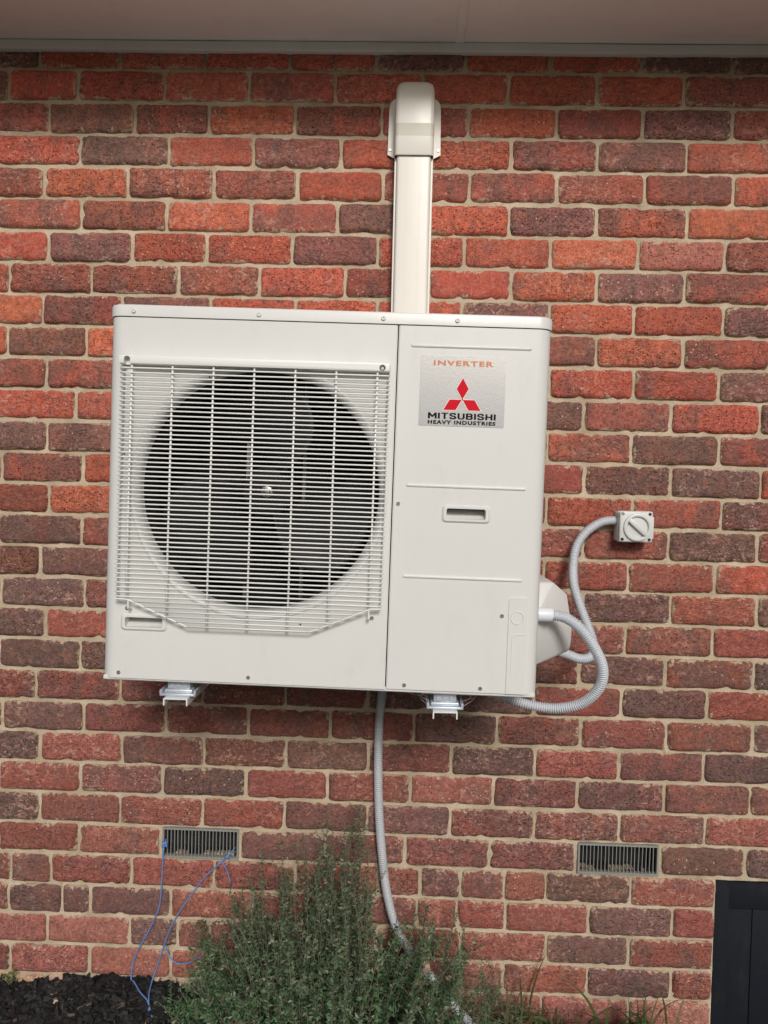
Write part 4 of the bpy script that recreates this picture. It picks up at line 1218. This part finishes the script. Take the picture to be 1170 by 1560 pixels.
# loose sprigs breaking the outline
for k in range(70):
    x = random.uniform(-0.62, 0.19); y = random.uniform(-0.42, -0.05)
    z = np.interp(x * (1 + 0.25 * (-y)), ox, oz) * random.uniform(0.95, 1.18) - 0.10 * max(0.0, -y - 0.2)
    tip = Vector((x + random.gauss(0, .02), y, z)) - org; base = Vector((x * 0.7 - 0.05, y * 0.8 - 0.03, z * 0.25)) - org
    S.shoot(base, tip, Vector((random.gauss(0, .04), 0, 0.03)), 0.0018, 0.009, 0.018, 0.0065, pal_main, 0.3)
# bare dry twigs
for k in range(26):
    x = random.uniform(-0.5, 0.15); y = random.uniform(-0.5, -0.15); z = random.uniform(0.18, 0.42)
    b_ = Vector((x, y, z * 0.3)) - org; t_ = b_ + Vector((random.gauss(0, .09), random.gauss(-.02, .03), z * random.uniform(.4, .8)))
    m_ = b_.lerp(t_, .5) + Vector((random.gauss(0, .02), 0, .01)); S.stem([tuple(b_), tuple(m_), tuple(t_)], 0.0019, 0.0008)
S.done(shrub)

# sparse sprigs at the right foot of the shrub
sp = empty('seedling_sprigs', (0.30, -0.12, 0.0)); tag(sp, 'thin upright leafy sprigs between the shrub and the grass clump', 'sprigs')
S = Shrub(); org = sp.location
for k in range(52):
    x = random.uniform(0.16, 0.48); y = random.uniform(-0.22, -0.04)
    z = np.interp(x, [0.16, 0.22, 0.30, 0.34, 0.48], [0.34, 0.32, 0.28, 0.22, 0.13]) * random.uniform(0.45, 1.0)
    P = S.shoot(Vector((x + random.gauss(0, .02), y, 0)) - org, Vector((x, y, z)) - org, Vector((random.gauss(0, .02), 0, 0)), 0.0013, 0.007, 0.014, 0.006, pal_main, 0.2)
    for q in range(4):
        i = random.randint(len(P) // 3, len(P) - 2)
        e = P[i] + Vector((random.gauss(0, .03), random.gauss(0, .015), random.uniform(.01, .05)))
        S.shoot(P[i], e, Vector((0, 0, 0.006)), 0.0009, 0.006, 0.012, 0.006, pal_main, 0.1)
S.done(sp)

# dry pinkish leaf caught in the shrub
def blade_mesh(P, w0, taper=1.0):
    """a curved strap leaf along P with a fold down the middle"""
    V, F = [], []
    n = len(P)
    for i, q in enumerate(P):
        q = Vector(q); t = (Vector(P[min(i + 1, n - 1)]) - Vector(P[max(i - 1, 0)])).normalized()
        s = t.cross(Vector((0.15, -1, 0.25))).normalized(); nn = s.cross(t)
        w = w0 * (math.sin(math.pi * min(1.0, 0.15 + 0.85 * (1 - i / (n - 1)))) ** 0.7 if taper else 1)
        w = w0 * min(1.0, (1 - i / (n - 1)) * 2.2 + 0.03)
        V += [tuple(q - s * w), tuple(q + nn * w * 0.5), tuple(q + s * w)]
    for i in range(n - 1):
        b = i * 3; F += [(b, b + 1, b + 4, b + 3), (b + 1, b + 2, b + 5, b + 4)]
    return V, F

dl = empty('dry_leaf', (0.078, -0.20, 0.30)); tag(dl, 'curled pale pinkish dry leaf caught in the shrub', 'leaf')
V, F = blade_mesh([(0, 0, 0), (0.004, -0.004, 0.008), (0.006, -0.006, 0.017), (0.004, -0.004, 0.026), (0.0, 0.0, 0.032)], 0.010)
leafy('leaf_blade', V, F, [(0.55, 0.38, 0.30, 1)] * len(V), M['leaf'], dl)

# strap-leaved grass clump at the foot of the wall
gc = empty('grass_clump', (0.52, -0.16, 0.0)); tag(gc, 'clump of arching strap-like grass blades at the foot of the bricks', 'grass')
org = gc.location
for k in range(230):
    x0 = random.uniform(0.30, 0.74); y0 = random.uniform(-0.22, -0.06)
    lean = random.gauss(0, 1.0); ln = random.uniform(0.16, 0.34)
    P = []
    d = Vector((lean * 0.35, random.gauss(-0.1, .2), 1)).normalized(); q = Vector((x0, y0, 0)) - org
    bend = Vector((lean * 0.12 + random.gauss(0, .06), random.gauss(-.05, .06), -0.14 - 0.09 * abs(lean)))
    n = 9
    for i in range(n):
        P.append(tuple(q)); q = q + d * ln / n; d = (d + bend).normalized()
        if (q + org).y > -0.01: q.y = -0.01 - org.y
    V, F = blade_mesh(P, random.uniform(0.0028, 0.0052))
    s = random.uniform(0.6, 1.3); c = (0.075 * s, 0.105 * s, 0.035 * s, 1) if random.random() < 0.6 else (0.15 * s, 0.125 * s, 0.06 * s, 1)
    leafy('blade', V, F, [c] * len(V), M['leaf'], gc)
for x, z, dxx in ((0.583, 0.185, 0.01), (0.655, 0.20, -0.012), (0.70, 0.205, -0.02), (0.50, 0.15, 0.02)):
    P = [tuple(Vector((x + dxx * (i / 7) ** 2, -0.09, z * i / 7)) - org) for i in range(8)]
    V, F = blade_mesh(P, 0.003); leafy('blade', V, F, [(0.10, 0.16, 0.04, 1)] * len(V), M['leaf'], gc)

# little weed by the wall
wd = empty('weed', (-1.115, -0.02, 0.09)); tag(wd, 'tiny bright green weed sprouting between the mulch and the bricks', 'weed')
S = Shrub()
def pal_weed(s, p):
    f = random.uniform(0.7, 1.4); return (0.13 * f, 0.17 * f, 0.05 * f, 1)
for k in range(7):
    a = random.uniform(-1, 1)
    S.shoot(Vector((0.004 * a, 0, 0)), Vector((0.018 * a, random.uniform(-.01, 0.002), random.uniform(0.025, 0.062))), Vector((0.004 * a, 0, .01)), 0.0008, 0.010, 0.018, 0.0045, pal_weed, 0.2)
S.done(wd)

# ================================================================== ADDED HOUSE, unseen behind the camera, blocks the low sky
nb = empty('added_house', (1.5, -14.0, 0)); tag(nb, 'unseen single-storey brown house with a pale hip roof, added to block low sky', 'house')
M['render'] = paint('rendered_wall', (0.20, 0.15, 0.11), 0.9, 0.15, 0.4, 20.0)
M['glass'] = paint('window_glass', (0.03, 0.035, 0.04), 0.08, 0.05)
box('wall', -15, 15, -7, 0, -0.1, 2.6, M['render'], nb)
rfb = bmesh.new()
rv = [rfb.verts.new(q) for q in ((-15.5, 0.5, 2.55), (15.5, 0.5, 2.55), (15.5, -7.5, 2.55), (-15.5, -7.5, 2.55), (-11.5, -3.5, 4.5), (11.5, -3.5, 4.5))]
for f in ((0, 1, 5, 4), (1, 2, 5), (2, 3, 4, 5), (3, 0, 4), (3, 2, 1, 0)): rfb.faces.new([rv[i] for i in f])
M['pale_roof'] = paint('pale_roof_tile', (0.42, 0.41, 0.39), 0.7, 0.1)  # roof of the added house, kept pale for the sticker's reflection
from_bm('roof', rfb, M['pale_roof'], nb)
for x in (-10, -5, 0.5, 6, 11):
    w_ = box('window', x - 0.9, x + 0.9, 0.0, 0.05, 0.9, 2.1, M['trim'], nb)
    box('pane', x - 0.82, x - 0.04, 0.05, 0.056, 0.98, 2.02, M['glass'], w_); box('pane', x + 0.04, x + 0.82, 0.05, 0.056, 0.98, 2.02, M['glass'], w_)

# little plug left in a brick below the pipe hood
wp = empty('wall_plug', (0.356, -0.004, 1.068)); tag(wp, 'small pale plastic plug sticking out of a brick below the pipe hood', 'wall plug')
disc('plug_sleeve', [(0.0018, -0.012), (0.0052, -0.013), (0.0060, -0.010), (0.0045, 0.004)], 0, 0, M['white'], wp, 10)
bm = bmesh.new(); bm_box(bm, -0.004, 0.005, -0.007, 0.002, -0.020, -0.004, 0.002, 1); from_bm('mortar_dab', bm, M['white'], wp)
